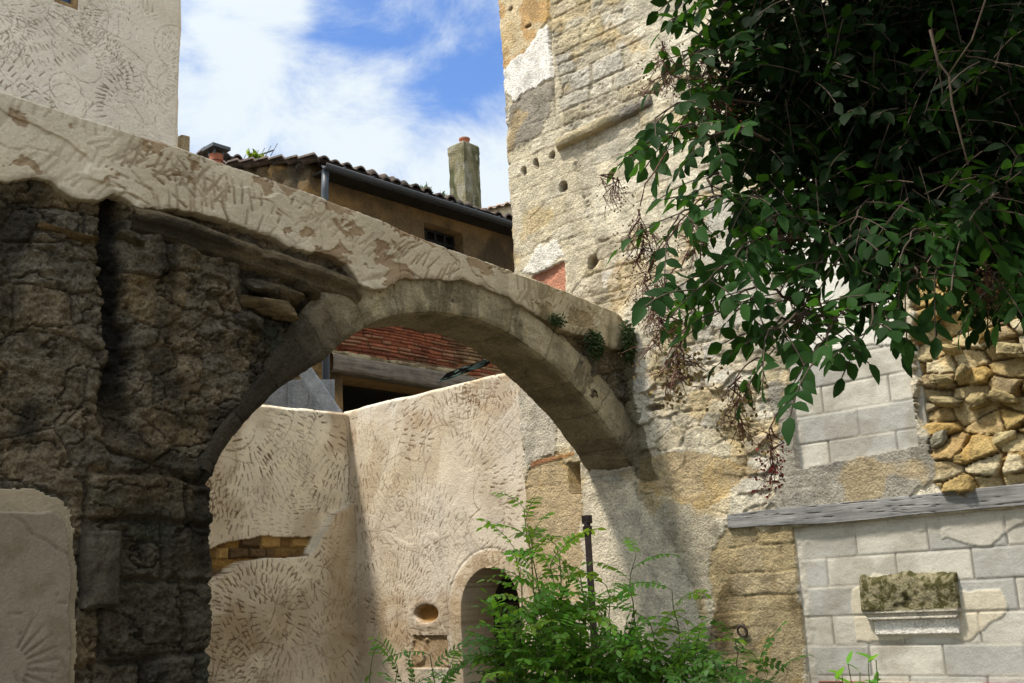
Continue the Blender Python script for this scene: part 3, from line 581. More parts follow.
    mo = sstep(.1, .4, fbm(uu * 2.1 + 8, vv * 2.1 + 8, 4, 60)) * sstep(2.2, 2.6, vv) * (1 - sstep(3.2, 4.0, vv)) * (uu > 0) * (uu < 1.5); c = mixc(c, lin((130, 118, 84)), .5 * mo)
    c = mixc(c, lin((96, 86, 60)), .8 * area((610, 330), (634, 330), (640, 420), (660, 480), (634, 478), (618, 400)))  # dark patch beside the arch end, its cast shade painted in
    edge = .03 * fbm(vv * 3.1, vv * 0 + 1, 4, 22) * np.exp(-((uu - UL) / .06) ** 2)
    c = mixc(c, c * .8, sstep(.0, .5, fbm(uu * 8, vv * 8, 3, 9)))
    slab('masonry', tow_pt(uu + edge, vv, n), -.9 * N, M['stone'], tower, c)
tower_masonry()

def block_infill(name, u0, u1, v0, v1, seed, poly=None, n0=-.03, hb=.195, lb=.50, off=0.0, strip=None, patches=()):
    nu, nv = int((u1 - u0) / .008), int((v1 - v0) / .008); uu = np.linspace(u0, u1, nu)[:, None] + np.zeros(nv)[None]; vv = np.linspace(v0, v1, nv)[None] + 0 * uu
    k = np.floor((vv - off) / hb); r = np.random.default_rng(seed); tb = r.random((80, 60))
    sh = np.where(k % 2 == 0, .0, .5) * lb + .03 * r.random(90)[(k.astype(int)) % 90]; q = (uu - u0 + sh) / lb; j = np.floor(q)
    dv = np.minimum((vv - off) - k * hb, (k + 1) * hb - (vv - off)); du = np.minimum(q - j, j + 1 - q) * lb; d = np.minimum(dv, du); rid = tb[k.astype(int) % 80, j.astype(int) % 60]
    fl = sstep(-.1, .3, fbm(uu * 2.5, vv * 2.5, 3, seed)) * .8                         # joints smeared flush in places
    jn = (1 - sstep(.003, .009, d)) * np.where(du < dv, 1.0, .55) * (1 - .6 * fl)
    n = n0 + .004 * (rid - .5) - .009 * jn + .002 * fbm(uu * 20, vv * 20, 3, 5) + .003 * fbm(uu * 2, vv * 2, 2, 7)
    c = mixc(tintc(uu.shape, lin((200, 195, 182))), lin((184, 180, 169)), rid); c = mixc(c, lin((156, 156, 153)), (rid > .74) * .55); c = mixc(c, lin((110, 107, 100)), .85 * jn)
    c = mixc(c, lin((196, 190, 176)), .7 * (1 - sstep(.009, .022, dv)) * fl)
    c = mixc(c, lin((146, 140, 126)), .5 * sstep(.1, .4, fbm(uu * 3 + 9, vv * 3, 4, seed + 8)))
    if strip is not None:                                                             # rough mortar on the rim
        sm = strip(uu, vv); n += sm * (.004 + .010 * fbm(uu * 12, vv * 12, 5, 31, .65)); c = mixc(c, lin((186, 180, 167)), sm * .9)
    drip = sstep(.12, .4, fbm(uu * 5, vv * .7, 5, seed + 15, .6)) * sstep(.0, .5, fbm(uu * 1.1, vv * 1.1, 3, seed + 2) + .2); c = mixc(c, lin((138, 130, 114)), .3 * drip)
    c = mixc(c, lin((120, 104, 84)), .28 * sstep(.2, .42, fbm(uu * 1.6 + 2, vv * 2.2, 6, seed + 25, .6)))
    for pl, colr in patches:
        w = inside(uu + .03 * fbm(uu * 6, vv * 6, 3, 2), vv + .03 * fbm(uu * 6 + 9, vv * 6, 3, 2), pl).astype(float); n += .006 * w - .004 * w * jn; c = mixc(c, lin(colr), .9 * w)
    slab(name, tow_pt(uu, vv, n), -.07 * N, M['block'], tower, c)
block_infill('block_infill', 1.45, 2.42, 2.44, 5.55, 3, off=TW(815, 470)[1] - .195, strip=lambda a, b: np.clip(1 - sstep(.0, .05, a - 1.47 - .03 * fbm(b * 5, b * 0, 3, 3)) + 1 - sstep(.02, .09, b - 2.44 - .05 * fbm(a * 5, a * 0, 3, 6)), 0, 1), patches=(([(1.4, 3.35), (2.5, 3.2), (2.5, 5.6), (1.4, 5.6)], (220, 216, 206)),))
block_infill('block_infill', U_JL, 5.9, .0, Z_LB - .003, 9, off=TW(815, 646)[1] - 3 * .195 - .195 * 4, n0=-.02, strip=lambda a, b: np.clip(1 - sstep(.05, .1, a - U_JL - .03 * fbm(b * 5, b * 0, 3, 3)) + sstep(Z_LB - .13, Z_LB - .07, b + .05 * fbm(a * 3, a * 0, 3, 6)), 0, 1),
             patches=((pix(TW, (850, 590), (870, 575), (965, 590), (1000, 590), (1008, 610), (985, 628), (968, 640), (856, 640)), (198, 188, 166)), (pix(TW, (938, 518), (1024, 505), (1024, 520), (990, 545), (940, 540)), (190, 184, 171))))
def sill_course():
    """thin course of old brick just showing below the blocks"""
    u = np.linspace(1.45, 5.9, 400)[:, None]; v = np.linspace(TW(900, 690)[1] - .3, TW(900, 682)[1], 50)[None]; uu, vv = u + 0 * v, v + 0 * u
    d, rid, _, _ = courses(uu, vv, 3, .065, .22, .1); n = -.005 + .012 * sstep(0, .01, d) + .006 * fbm(uu * 9, vv * 9, 3, 3)
    c = mixc(tintc(uu.shape, lin((196, 186, 166))), lin((150, 84, 62)), (rid > .6) * sstep(0, .012, d)); slab('brick_course', tow_pt(uu, vv, n), -.04 * N, M['stone'], tower, c)
sill_course()
def timber_lintel():
    u0, u1 = TW(727, 523)[0], 6.0; nl, k = 420, 40; u = np.linspace(u0, u1, nl)[:, None]; g = np.linspace(0, 1, k)[None]
    zt = Z_LT + .006 * fbm(u * 1.5, u * 0, 3, 3); zb = Z_LB + .012 * fbm(u * 1.2, u * 0 + 4, 3, 5) + .03 * (1 - sstep(u0, u0 + 1.0, u)); b = .03
    z = np.where(g < .15, zt, np.where(g > .85, zb, zt + (zb - zt) * np.clip((g - .15) / .7, 0, 1))); n = np.where(g < .15, -.08 + (b + .08) * g / .15, np.where(g > .85, b - (b + .08) * (g - .85) / .15, b))
    x, y = u + 0 * g, z + 0 * u; crack = 1 - np.abs(fbm(x * 1.1, y * 24, 4, 7)); n = n + .003 * fbm(x * 2, y * 26, 4, 3) + .006 * fbm(x * 1.3, y * 3, 3, 13) - .008 * sstep(.97, 1, crack) * (g > .15) - .012 * np.exp(-((g - .5) / .4) ** 8 * 0) * 0
    n = n - .06 * (1 - sstep(u0, u0 + .02, x))
    slab('timber_lintel', tow_pt(x, y, n), -.02 * N, M['timber'], tower, tintc(x.shape, (.3, .3, .3)))
timber_lintel()
def string_ledge():
    (a, za), (b, zb) = TW(559, 148), TW(655, 101); nl, k = 150, 26; t = np.linspace(0, 1, nl)[:, None]; g = np.linspace(0, 1, k)[None]
    f = np.array([0, .25, .45, .6, 1]); pn = np.interp(g, f, [-.02, .075, .085, .07, -.02]); pz = np.interp(g, f, [.075, .05, .01, -.03, -.045])
    x = a + (b - a) * t + 0 * g; y = za + (zb - za) * t + pz; er = .012 * fbm(x * 8, y * 8, 4, 3) - .03 * sstep(.1, .4, fbm(x * 3, y * 3, 3, 9)); er = er - .05 * (1 - sstep(0, .03, t)) - .05 * (1 - sstep(0, .03, 1 - t))
    c = mixc(tintc(x.shape, lin((186, 172, 140))), lin((122, 116, 106)), sstep(a + .5, a + .8, x)); make('string_ledge', tow_pt(x, y, pn + er).reshape(-1, 3), gridfaces(nl, k), M['stone'], tower, c)
string_ledge()
def cornice_fragment():
    (a, zt), (b, zb) = TW(862, 583), TW(963, 627); zt = TW(900, 580)[1]; zb = TW(900, 637)[1]; h = zt - zb; nl, k = 150, 90
    f = np.array([0, .05, .12, .52, .535, .58, .59, .64, .65, .69, .70, .735, .745, .95, 1.0]); pn = np.interp(np.linspace(0, 1, k), f, [.0, .035, .045, .05, .046, .046, .028, .028, .042, .042, .016, .016, .014, .012, -.03])[None]
    t = np.linspace(0, 1, nl)[:, None]; g = np.linspace(0, 1, k)[None]; x = a + (b - a) * t + 0 * g
    brk = .04 * fbm(x * 7, x * 0, 4, 8) * np.ones_like(g) + .03
    y = zt - h * g + np.where(g < .14, brk * (1 - g / .14), 0) - .0; inset = np.interp(g, [0, .6, .68, .72, 1], [0, 0, .05, .06, .06]); x = a + inset + (b - a - inset * 1.4) * t
    top = g < .62; er = (.012 * fbm(x * 10, y * 10, 4, 5) - .02 * sstep(.1, .4, fbm(x * 6, y * 6, 3, 15))) * np.where(g < .52, 1, .06)
    c = mixc(tintc(x.shape, lin((140, 132, 104))), lin((78, 74, 42)), sstep(-.25, .2, fbm(x * 26, y * 26, 6, 6, .65)) * np.where(g < .52, 1, .0)); c = mixc(c, lin((196, 188, 172)), (g > .53) * 1.0 + 0 * x); c = mixc(c, lin((236, 230, 220)), (g > .70) * 1.0 + 0 * x)
    slab('cornice_fragment', tow_pt(x, y, pn + er), -.06 * N, M['stone'], tower, c)
cornice_fragment()
def tether_ring():
    a, z = TW(745, 631); c = J + a * U + z * Z + .035 * N; ps = [c + .038 * (math.cos(q) * U + math.sin(q) * Z) + .01 * math.sin(q) * N for q in np.linspace(0, 2 * math.pi, 25)]
    mb = MB().tube(ps, .008, 8, cap=False); mb.tube([c + .038 * Z - .06 * N, c + .038 * Z + .015 * N], .012, 8); mb.build('tether_ring', M['rust'], tower, True)
tether_ring()
for i, (px, py, w, h, colr) in enumerate(((940, 380, .12, .05, (206, 188, 140)), (962, 372, .07, .06, (200, 180, 130)), (946, 402, .14, .05, (190, 172, 128)), (975, 400, .1, .07, (196, 176, 128)), (1000, 395, .13, .06, (188, 168, 120)), (938, 440, .09, .06, (170, 164, 140)), (958, 458, .12, .05, (188, 162, 108)), (1000, 440, .14, .07, (206, 188, 140)), (1010, 350, .13, .06, (196, 178, 132)), (985, 335, .1, .05, (190, 160, 100)), (950, 350, .1, .045, (206, 182, 128)), (1015, 458, .12, .05, (188, 156, 98)))):
    a, z = TW(px, py); rock(tower, J + a * U + z * Z - .035 * N, U * w * .62 + Z * (.02 if i % 2 else -.02), N * .07, Z * h * .72, lin(colr) * .8, 20 + i, name='rubble_stone')

# ------------------------------------------------------------------ plastered courtyard wall seen through the arch
UC = TW(346, 412)[0]; ZC = TW(420, 391)[1]
court = thing('courtyard_wall', 'cream plastered courtyard wall seen through the arch, scored with trowel marks and holding an arched doorway', 'plaster wall', J + U * -2.4)
DU0, DU1, DZ = TW(459, 640)[0], UL - .17, TW(482, 568)[1]
def plaster_colour(uu, vv, kk, seed, base=(205, 194, 178)):
    c = mixc(tintc(uu.shape, lin(base)), lin((190, 174, 150)), sstep(-.2, .45, fbm(uu * 1.3, vv * 1.3, 4, seed)))
    c = mixc(c, lin((160, 134, 100)), .5 * sstep(.14, .42, fbm(uu * 2.0 + 5, vv * 2.0, 4, seed + 3))); c = mixc(c, lin((216, 204, 184)), .5 * sstep(.1, .3, fbm(uu * 2.4 + 15, vv * 1.8, 3, seed + 5)))
    return mixc(c, lin((106, 80, 52)), .95 * np.clip(kk * 1.9, 0, 1))
def court_main():
    u = np.linspace(UC - .12, UL + .1, 330)[:, None]; v = np.concatenate([np.linspace(-.05, 1.0, 40, endpoint=False), np.linspace(1.0, ZC, 330)])[None]; uu, vv = u + 0 * v, v + 0 * u
    sc = Scratch(UC - .2, UL + .2, .8, 4.0, .007); sc.fill((UC, UL, 1.0, 3.75), 36, 1.2, np.random.default_rng(31)); kk = sc(uu, vv)
    n = -.045 - .0045 * kk + .010 * fbm(uu * 1.2, vv * 1.2, 3, 4) + .0015 * fbm(uu * 8, vv * 8, 3, 14) + .003 * sstep(0, .04, fbm(uu * 1.5 + 7, vv * 1.5, 3, 33))
    sh = sstep(0, .06, TW(350, 500)[1] - vv + .03 * fbm(uu * 3, vv * 3, 2, 3) - .05); c = plaster_colour(uu, vv, kk, 22)
    mid = .5 * (DU0 + DU1); rad = .5 * (DU1 - DU0); zs = DZ - rad
    dr = np.where(vv < zs, np.abs(uu - mid) - rad, np.hypot(uu - mid, vv - zs) - rad); keep = dr > 0
    a, z = TW(423, 614); q = np.hypot((uu - a) / .17, (vv - z) / .085); h = 1 - sstep(.75, 1.05, q); n -= .06 * h; c = mixc(c, lin((150, 116, 66)), h); ring = np.exp(-((q - 1.35) / .3) ** 2); n += .005 * ring
    a, z = TW(428, 640); w = inside(uu, vv, pix(TW, (410, 636), (444, 636), (446, 668), (408, 668))).astype(float); c = mixc(c, lin((150, 122, 82)), .7 * w); n -= .02 * w * (1 - sstep(-.1, .3, fbm(uu * 7, vv * 7, 3, 5)))
    sr = (1 - sstep(.13, .17, dr + .02 * fbm(uu * 5, vv * 5, 2, 7))) * (dr > -.05); n += .001 * sr - .003 * sr * sstep(.03, .0, np.abs(dr - .15)); c = mixc(c, lin((178, 154, 116)), sr * .45); c = mixc(c, lin((130, 104, 68)), sr * .5 * sstep(-.1, .3, fbm(uu * 6, vv * 6, 3, 8)))
    n -= .006 * np.exp(-((dr - .17) / .012) ** 2)
    n -= .03 * (1 - sstep(0, .04, ZC - vv)) ** 2; vv2 = vv + .012 * fbm(uu * 3, uu * 0, 3, 2) * (vv > ZC - .1)
    # snap the rim of the opening on to the arch curve
    uu2, vv3 = uu.copy(), vv2.copy(); nr = (dr > 0) & (dr < .011); d2 = np.hypot(uu - mid, vv - zs) + 1e-9
    uu2 = np.where(nr & (vv >= zs), mid + (uu - mid) / d2 * rad, np.where(nr, mid + np.sign(uu - mid) * rad, uu2)); vv3 = np.where(nr & (vv >= zs), zs + (vv - zs) / d2 * rad, vv3)
    slab('wall_face', tow_pt(uu2, vv3, n), -.42 * N, M['render'], court, c, keep=keep)
    mb = MB(); nseg = 14; pts = [(DU0 - .05, -.05)] + [(mid - (rad + .05) * math.cos(q), zs + (rad + .05) * math.sin(q)) for q in np.linspace(0, math.pi, nseg)] + [(DU1 + .05, -.05)]
    mb.prism([J + p[0] * U + p[1] * Z for p in pts], -.47 * N, -.52 * N); d = mb.build('door', M['board'], court)
    mb = MB(); 
    for k in range(2): mb.box(J + (mid - .1) * U + (.6 + 1.0 * k) * Z - .455 * N, .3 * U, .01 * N, .05 * Z)
    mb.build('hinge_bar', M['rust'], d)
court_main()
def left_pt(r, z, n): return J + UC * U + .0 * N + r[..., None] * N + z[..., None] * Z + n[..., None] * U
def LF(x, y): p = hit(x, y, J + UC * U, U) - (J + UC * U); return (p @ N, p[2])
def court_side():
    r0 = -.05; r1 = 3.3; u = np.linspace(r0, r1, 420)[:, None]; zt = LF(300, 408)[1]; v = np.concatenate([np.linspace(-.05, 1.0, 40, endpoint=False), np.linspace(1.0, zt, 330)])[None]; uu, vv = u + 0 * v, v + 0 * u
    sc = Scratch(-.1, 2.4, .8, 4.0, .007); sc.fill((0, 2.2, 1.0, 3.7), 34, 1.2, np.random.default_rng(77)); kk = sc(uu, vv)
    n = -.005 * kk + .012 * fbm(uu * 1.4, vv * 1.4, 3, 14) + .0015 * fbm(uu * 8, vv * 8, 3, 24) + .003 * sstep(0, .04, fbm(uu * 1.5, vv * 1.5, 3, 43)); c = plaster_colour(uu, vv, kk, 42, (232, 220, 196))
    wob = .04 * fbm(uu * 4, vv * 4, 3, 5)
    thick = inside(uu + wob, vv + wob, [(-.3, LF(346, 500)[1])] + pix(LF, (346, 502), (334, 512), (322, 532), (308, 548), (296, 556), (262, 557), (240, 560), (214, 578)) + [(5, LF(214, 578)[1]), (5, -1), (-.3, -1)]).astype(float)
    a = np.where(thick > 0, 1.0, 0); n += .10 * a
    nic = inside(uu + wob * .6, vv + wob * .6, pix(LF, (196, 580), (208, 552), (228, 541), (262, 536), (312, 537), (306, 548), (300, 556), (262, 558), (236, 562), (214, 577))).astype(float)
    d, rid, _, _ = courses(uu + .03 * fbm(uu * 4, vv * 4, 3, 2), vv + .02 * fbm(uu * 5, vv * 5, 3, 3), 6, .11, .16, .3); n = n * (1 - nic) + nic * (-.05 + .04 * rid * sstep(0, .02, d) + .03 * fbm(uu * 6, vv * 9, 5, 3, .65)); cs = np.array([lin((150, 118, 66)), lin((122, 96, 58)), lin((168, 136, 84)), lin((96, 76, 52))])[(rid * 3.99).astype(int)]; c = c * (1 - nic[..., None]) + cs * nic[..., None]
    c = mixc(c, lin((168, 142, 104)), .5 * thick * (1 - sstep(.25, .45, uu)))  # strip by the corner tinted darker, shade put into the colour
    n -= .03 * (1 - sstep(0, .04, zt - vv)) ** 2; vv2 = vv + .015 * fbm(uu * 3, uu * 0, 3, 12) * (vv > zt - .1)
    slab('side_face', left_pt(uu, vv2, n), -.42 * U, M['render'], court, c)
court_side()

# ------------------------------------------------------------------ plastered house rising behind the left wall
OL = J - .56 * U
def LH(x, y): p = hit(x, y, OL, U) - OL; return (p @ D, p[2])
lh_s1 = LH(181, 120)[0]
left_house = thing('plastered_house', 'pale grey plastered house corner rising above the left end of the arch wall', 'house', OL + D * -5.2)
WIN = pix(LH, (54, -22), (54, 4), (80, 12), (82, -14))
def left_house_wall():
    s = np.concatenate([np.linspace(-8.4, -5.6, 40, endpoint=False), np.linspace(-5.6, lh_s1, 430)])[:, None]; v = np.concatenate([np.linspace(0, 3.9, 20, endpoint=False), np.linspace(3.9, 5.4, 400, endpoint=False), np.linspace(5.4, 8.6, 50)])[None]; uu, vv = s + 0 * v, v + 0 * s
    sc = Scratch(-5.7, lh_s1 + .1, 3.8, 5.5, .005); r = np.random.default_rng(5); sc.fill((-5.5, lh_s1, 4.0, 5.3), 34, .62, r); sc.arc(LH(150, 118), .30, 2.0, 3.4, .03, .05, .006, 1, r)
    kk = sc(uu, vv); n = -.004 * kk + .006 * fbm(uu * 2, vv * 2, 3, 4) + .0008 * fbm(uu * 12, vv * 12, 3, 7) + .002 * sstep(0, .03, fbm(uu * 2.5, vv * 2.5, 3, 13))
    c = mixc(tintc(uu.shape, lin((230, 219, 204))), lin((218, 205, 188)), sstep(-.2, .4, fbm(uu * 2, vv * 2, 4, 15))); c = mixc(c, lin((112, 94, 74)), .8 * np.clip(kk * 1.5, 0, 1))
    ws = [p[0] for p in WIN]; wz = [p[1] for p in WIN]; keep = ~((uu > np.mean(ws) - .075) & (uu < np.mean(ws) + .075) & (vv > min(wz[1], wz[2]) + .02) & (vv < min(wz[1], wz[2]) + .62))
    n -= .04 * (1 - sstep(0, .05, lh_s1 - uu)) ** 2; e = .012 * fbm(vv * 5, vv * 0, 3, 6) * np.exp(-((uu - lh_s1) / .03) ** 2)
    P = OL + (uu + e)[..., None] * D + vv[..., None] * Z + n[..., None] * U
    slab('wall', P, -3.6 * U, M['render'], left_house, c, keep=keep)
    cz = min(wz[1], wz[2]) + .32; cs = np.mean(ws); c0 = OL + cs * D + cz * Z
    mb = MB()
    for sg in (-1, 1): mb.box(c0 + sg * .062 * D - .05 * U, .018 * D, .03 * U, .31 * Z)
    for sg in (-1, 1): mb.box(c0 + sg * .285 * Z - .05 * U, .043 * D, .028 * U, .02 * Z)
    w = mb.build('window', surf('ochre_frame', (.3, .2, .1), .2, 9, 60, .002), left_house, bevel=.004)
    MB().box(c0 - .06 * U, .045 * D, .004 * U, .27 * Z).build('pane', M['glass'], w)
    MB().box(c0 - .3 * U, .3 * D, .02 * U, .5 * Z).build('pane_backing', M['dark'], w)  # dark sheet added behind the pane to stand for the unlit room
    # eaves board closing the top
    MB().box(OL + (-8.4 + lh_s1) / 2 * D + 8.62 * Z - 1.75 * U, ((lh_s1 + 8.4) / 2 + .2) * D, 2.05 * U, .06 * Z).build('roof', M['tile'], left_house)
    q = at(183, 143, 8.3)
    mb = MB()
left_house_wall()
def wall_stub():
    p = at(171, 143, 8.2); b = MB(); w = .04
    for k in range(7): b.box(np.array([p[0], p[1], p[2] - .09 - k * .19]), D * (w + .012 * (k % 2)), U * .22, Z * .085, .012)
    b.box(np.array([p[0], p[1], (p[2] - 1.33) / 2]), D * .045, U * .2, Z * ((p[2] - 1.35) / 2))
    o = b.build('stone_pier', surf('ochre_pier', (.36, .29, .19), .3, 8, 50, .006), None, bevel=.012, origin=(p[0], p[1], 0)); tag(o, 'ochre stone pier end showing at the corner of the pale plastered house', 'stone pier')
wall_stub()

# ------------------------------------------------------------------ old tiled house beyond
OH = at(512, 238, 17.0); GZ = OH[2]; OH = np.array([OH[0], OH[1], 0.0])
def HS(x, y): p = hit(x, y, OH, U) - OH; return (p @ D, p[2])
hs0 = HS(312, 180)[0]; hs1 = 3.4
old_house = thing('tiled_house', 'old ochre house beyond the arch with tiled eaves, grey gutter and crumbling brick below', 'house', OH + D * (hs0 + hs1) / 2)
def hp(s, z, n): return OH + np.asarray(s)[..., None] * D + np.asarray(z)[..., None] * Z + np.asarray(n)[..., None] * U
zb0 = HS(330, 364)[1]; zt0 = HS(330, 362)[1]
def old_house_build():
    zl0, zl1 = HS(400, 384)[1], HS(400, 366)[1]
    s = np.linspace(hs0, hs1, 260)[:, None]; v = np.linspace(0, GZ + .1, 230)[None]; uu, vv = s + 0 * v, v + 0 * s
    n = .02 * fbm(uu * 1.5, vv * 1.5, 4, 3) + .006 * fbm(uu * 7, vv * 7, 3, 13)
    c = mixc(tintc(uu.shape, lin((146, 116, 76))), lin((112, 92, 66)), sstep(-.2, .3, fbm(uu * .9, vv * 1.6, 4, 23))); c = mixc(c, lin((70, 58, 44)), .8 * sstep(.15, .4, fbm(uu * 1.3 + 3, vv * .9, 4, 8)))
    w = pix(HS, (425, 232), (462, 247)); a0, a1 = w[0][0], w[1][0]; zc = (HS(440, 228)[1], HS(440, 248)[1])
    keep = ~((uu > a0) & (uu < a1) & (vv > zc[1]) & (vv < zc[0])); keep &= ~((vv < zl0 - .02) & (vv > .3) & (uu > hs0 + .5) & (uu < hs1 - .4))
    slab('wall', hp(uu, vv, n), -.5 * U, M['stone'], old_house, c, keep=keep)
    MB().box(OH + (a0 + a1) / 2 * D + (zc[0] + zc[1]) / 2 * Z - .3 * U, (a1 - a0) / 2 * D * 1.1, .02 * U, (zc[0] - zc[1]) / 2 * Z * 1.1).build('window', M['dark'], old_house); wf = MB()  # near-black plate behind the hole, the room's darkness put into its colour
    for k in range(5): wf.box(OH + (a0 + (a1 - a0) * k / 4) * D + (zc[0] + zc[1]) / 2 * Z - .2 * U, .02 * D, .02 * U, (zc[0] - zc[1]) / 2 * Z)
    for k in (0, .5, 1): wf.box(OH + (a0 + a1) / 2 * D + (zc[1] + (zc[0] - zc[1]) * k) * Z - .2 * U, (a1 - a0) / 2 * D, .018 * U, .02 * Z)
    wf.build('window_bars', M['board'], [o for o in old_house.children if o.name.startswith('window')][0])
    MB().box(OH + (hs0 + hs1) / 2 * D + (zl0 / 2) * Z - 1.7 * U, (hs1 - hs0) / 2 * D, .05 * U, zl0 / 2 * Z).build('opening_backing', M['dark'], old_house)  # dark sheet behind the opening, its unlit depth put into the colour
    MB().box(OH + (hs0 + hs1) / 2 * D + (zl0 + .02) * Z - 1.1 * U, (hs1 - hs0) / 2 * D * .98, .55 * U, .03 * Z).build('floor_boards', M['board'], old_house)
    # gable end: rough stone, rising with the roof
    g = np.linspace(0, 6.0, 130)[:, None]; v = np.linspace(0, 1, 160)[None]; gg = g + 0 * v; zz = v * (GZ + .22 + .27 * gg - np.maximum(0, gg - 3) * .54); e, rid, ox, oy = voronoi(gg / .32 + .1 * fbm(gg * 3, zz * 3, 2, 2), zz / .18, 33)
    n = .07 * sstep(.02, .3, e) * (.4 + rid) + .02 * fbm(gg * 5, zz * 5, 4, 4); cc = np.array([lin((130, 104, 66)), lin((104, 86, 60)), lin((150, 120, 76)), lin((84, 72, 54))])[(rid * 3.99).astype(int)]; cc = mixc(cc, lin((56, 52, 42)), .7 * sstep(-.1, .3, fbm(gg * 2, zz * 2, 3, 6)))
    P = OH + (hs0 - n)[..., None] * D - (gg + .0)[..., None] * U + zz[..., None] * Z
    slab('gable', P, .35 * D, M['stone'], old_house, cc)
    # canal tile roof, two slopes
    R = []; rid_ = None
    per = .21; ns = int((hs1 - hs0 + .5) / per) * 8; s = np.linspace(hs0 - .18, hs1, ns)[:, None]
    for sg, nm in ((1, 'roof'), (-1, 'rear_slope')):
        w = np.linspace(0, 3.55, 90)[None]; ph = (s - hs0) / per; tri = np.abs(np.cos(math.pi * ph)); k = np.floor(ph + .5)
        hh = .13 * np.sqrt(np.clip(tri, 0, 1)) + .018 * np.sin(k * 12.9) + .02 * ((w / .33) % 1.0 < .5) * 1.0 * 0 - .045 * ((w / .33 + .13 * np.sin(k * 7.1)) % 1.0) + .02 * fbm(k * 3.1 + 0 * w, np.floor(w / .33) * 1.7 + 0 * s, 1, 5)
        ov = .30 + .04 * np.sin(k * 5.3); run = (w * (3.55 + ov) / 3.55 - ov)
        z = GZ + .1 + .10 + .27 * run + hh; nn = -run if sg > 0 else -6.0 + run
        slab(nm, hp(s + 0 * w, z, nn + 0 * s), -.03 * Z, M['tile'], old_house, tintc((ns, 90), (.2, .2, .2)))
    # gutter and pipes
    gz = GZ + .0; mb = MB(); q = np.linspace(math.pi, 2 * math.pi, 11); pr = [(.06 * math.cos(a), .06 * math.sin(a)) for a in q] + [(.054 * math.cos(a), .054 * math.sin(a) + .002) for a in q[::-1]]
    mb.prism([p[0] * U + p[1] * Z for p in pr], OH + (hs0 - .1) * D + (gz + .05) * Z + .40 * U, OH + hs1 * D + (gz + .05) * Z + .40 * U)
    gt = mb.build('gutter', M['zinc'], old_house, True)
    for k in range(14): MB().box(OH + (hs0 + .2 + k * .5) * D + (gz + .06) * Z + .30 * U, .012 * D, .17 * U, .008 * Z).build('gutter_bracket', M['zinc'], gt)
    ps = hs0 - .03; mb = MB(); mb.tube([OH + ps * D + (gz - .0) * Z + .34 * U, OH + ps * D + (gz - .3) * Z + .32 * U, OH + ps * D + .05 * Z + .32 * U], .05, 12)
    mb.build('downpipe', M['pipe'], old_house, True)
    # fascia behind the gutter
    MB().box(OH + (hs0 + hs1) / 2 * D + (GZ + .03) * Z + .15 * U, (hs1 - hs0) / 2 * D, .15 * U, .015 * Z).build('soffit_board', M['board'], old_house)
    # thin bricks between the floors
    a0, a1 = hs0 + .28, HS(500, 365)[0]; s = np.linspace(a0, a1, 430)[:, None]; z0 = zl1 - .02; v = np.linspace(z0, z0 + 1.25, 180)[None]; uu, vv = s + 0 * v, v + 0 * s
    wv = vv + .02 * fbm(uu * 1.8, vv * 3, 3, 3) + .012 * uu * 0; d, rid, ox, oy = courses(uu + .02 * fbm(uu * 4, vv * 4, 2, 8), wv, 8, .052, .24, .2)
    n = .045 + .035 * sstep(0, .012, d) * (.3 + rid) + .015 * fbm(uu * 4, vv * 8, 4, 7) - .05 * sstep(.15, .4, fbm(uu * 1.6, vv * 3, 4, 9))
    pc = np.array([lin((142, 80, 55)), lin((156, 92, 64)), lin((122, 70, 50)), lin((150, 106, 80))])[(rid * 3.99).astype(int)]; pc = mixc(pc, lin((104, 66, 46)), .7 * (1 - sstep(.002, .012, d)))
    fr = sstep(a1 - 1.3, a1 - .7, uu + .3 * fbm(uu * 3, vv * 5, 3, 4)); pc = mixc(pc, lin((176, 146, 108)), .6 * fr * (rid > .35)); pc = mixc(pc, lin((90, 74, 54)), .6 * sstep(.1, .35, fbm(uu * 2, vv * 4, 4, 31)))
    slab('brick_panel', hp(uu, vv + .05 * (uu - a0) * 0, n), -.05 * U, M['stone'], old_house, pc)
    # old beam carrying them
    b0, b1 = hs0 + .2, HS(448, 380)[0] + .4; nl, k = 240, 40; s = np.linspace(b0, b1, nl)[:, None]; g = np.linspace(0, 2 * math.pi, k)[None]; cx, cz_ = np.cos(g), np.sin(g); pw = lambda q: np.sign(q) * np.abs(q) ** .5
    hgt = (zl1 - zl0) / 2; rr = 1 + .10 * fbm(s * .9 + 0 * g, np.cos(g) * .7 + 0 * s, 3, 6); x = s + 0 * g
    mb = hp(x, (zl0 + zl1) / 2 - .03 * (s - b0) / (b1 - b0) + pw(cz_) * hgt * rr, .06 + pw(cx) * .12 * rr + .015 * fbm(x * 2, g * 6 + 0 * s, 4, 16)); make('timber_beam', mb.reshape(-1, 3), gridfaces(nl, k)[:, ::-1], M['oldtimber'], old_house)
    # mortar lumps above the beam
    zz1 = zl1; a = np.linspace(b0, b1 - .1, 220)[:, None]; h = np.linspace(-.02, .12, 26)[None]; x, y = a + 0 * h, zz1 + h + 0 * a; top = .07 + .05 * fbm(a * 2.2, a * 0, 4, 3); n = .07 + .06 * np.sqrt(np.clip(1 - (np.clip(h, 0, 9) / np.maximum(top, .01)) ** 2, 0, 1)) + .02 * fbm(x * 6, y * 10, 4, 9) - .06 * (h > top)
    slab('mortar_bed', hp(x, y, n), -.08 * U, M['stone'], old_house, mixc(tintc(x.shape, lin((166, 150, 118))), lin((112, 96, 70)), sstep(-.1, .3, fbm(x * 5, y * 8, 3, 5))))
    # chimney stack
    p = at(466, 210, 18.6); top = at(466, 148, 18.6)[2]; hw = .195; mb = MB(); R1, R2 = D, U
    zbot = GZ + .4; hgt = top - zbot; nn_ = 40
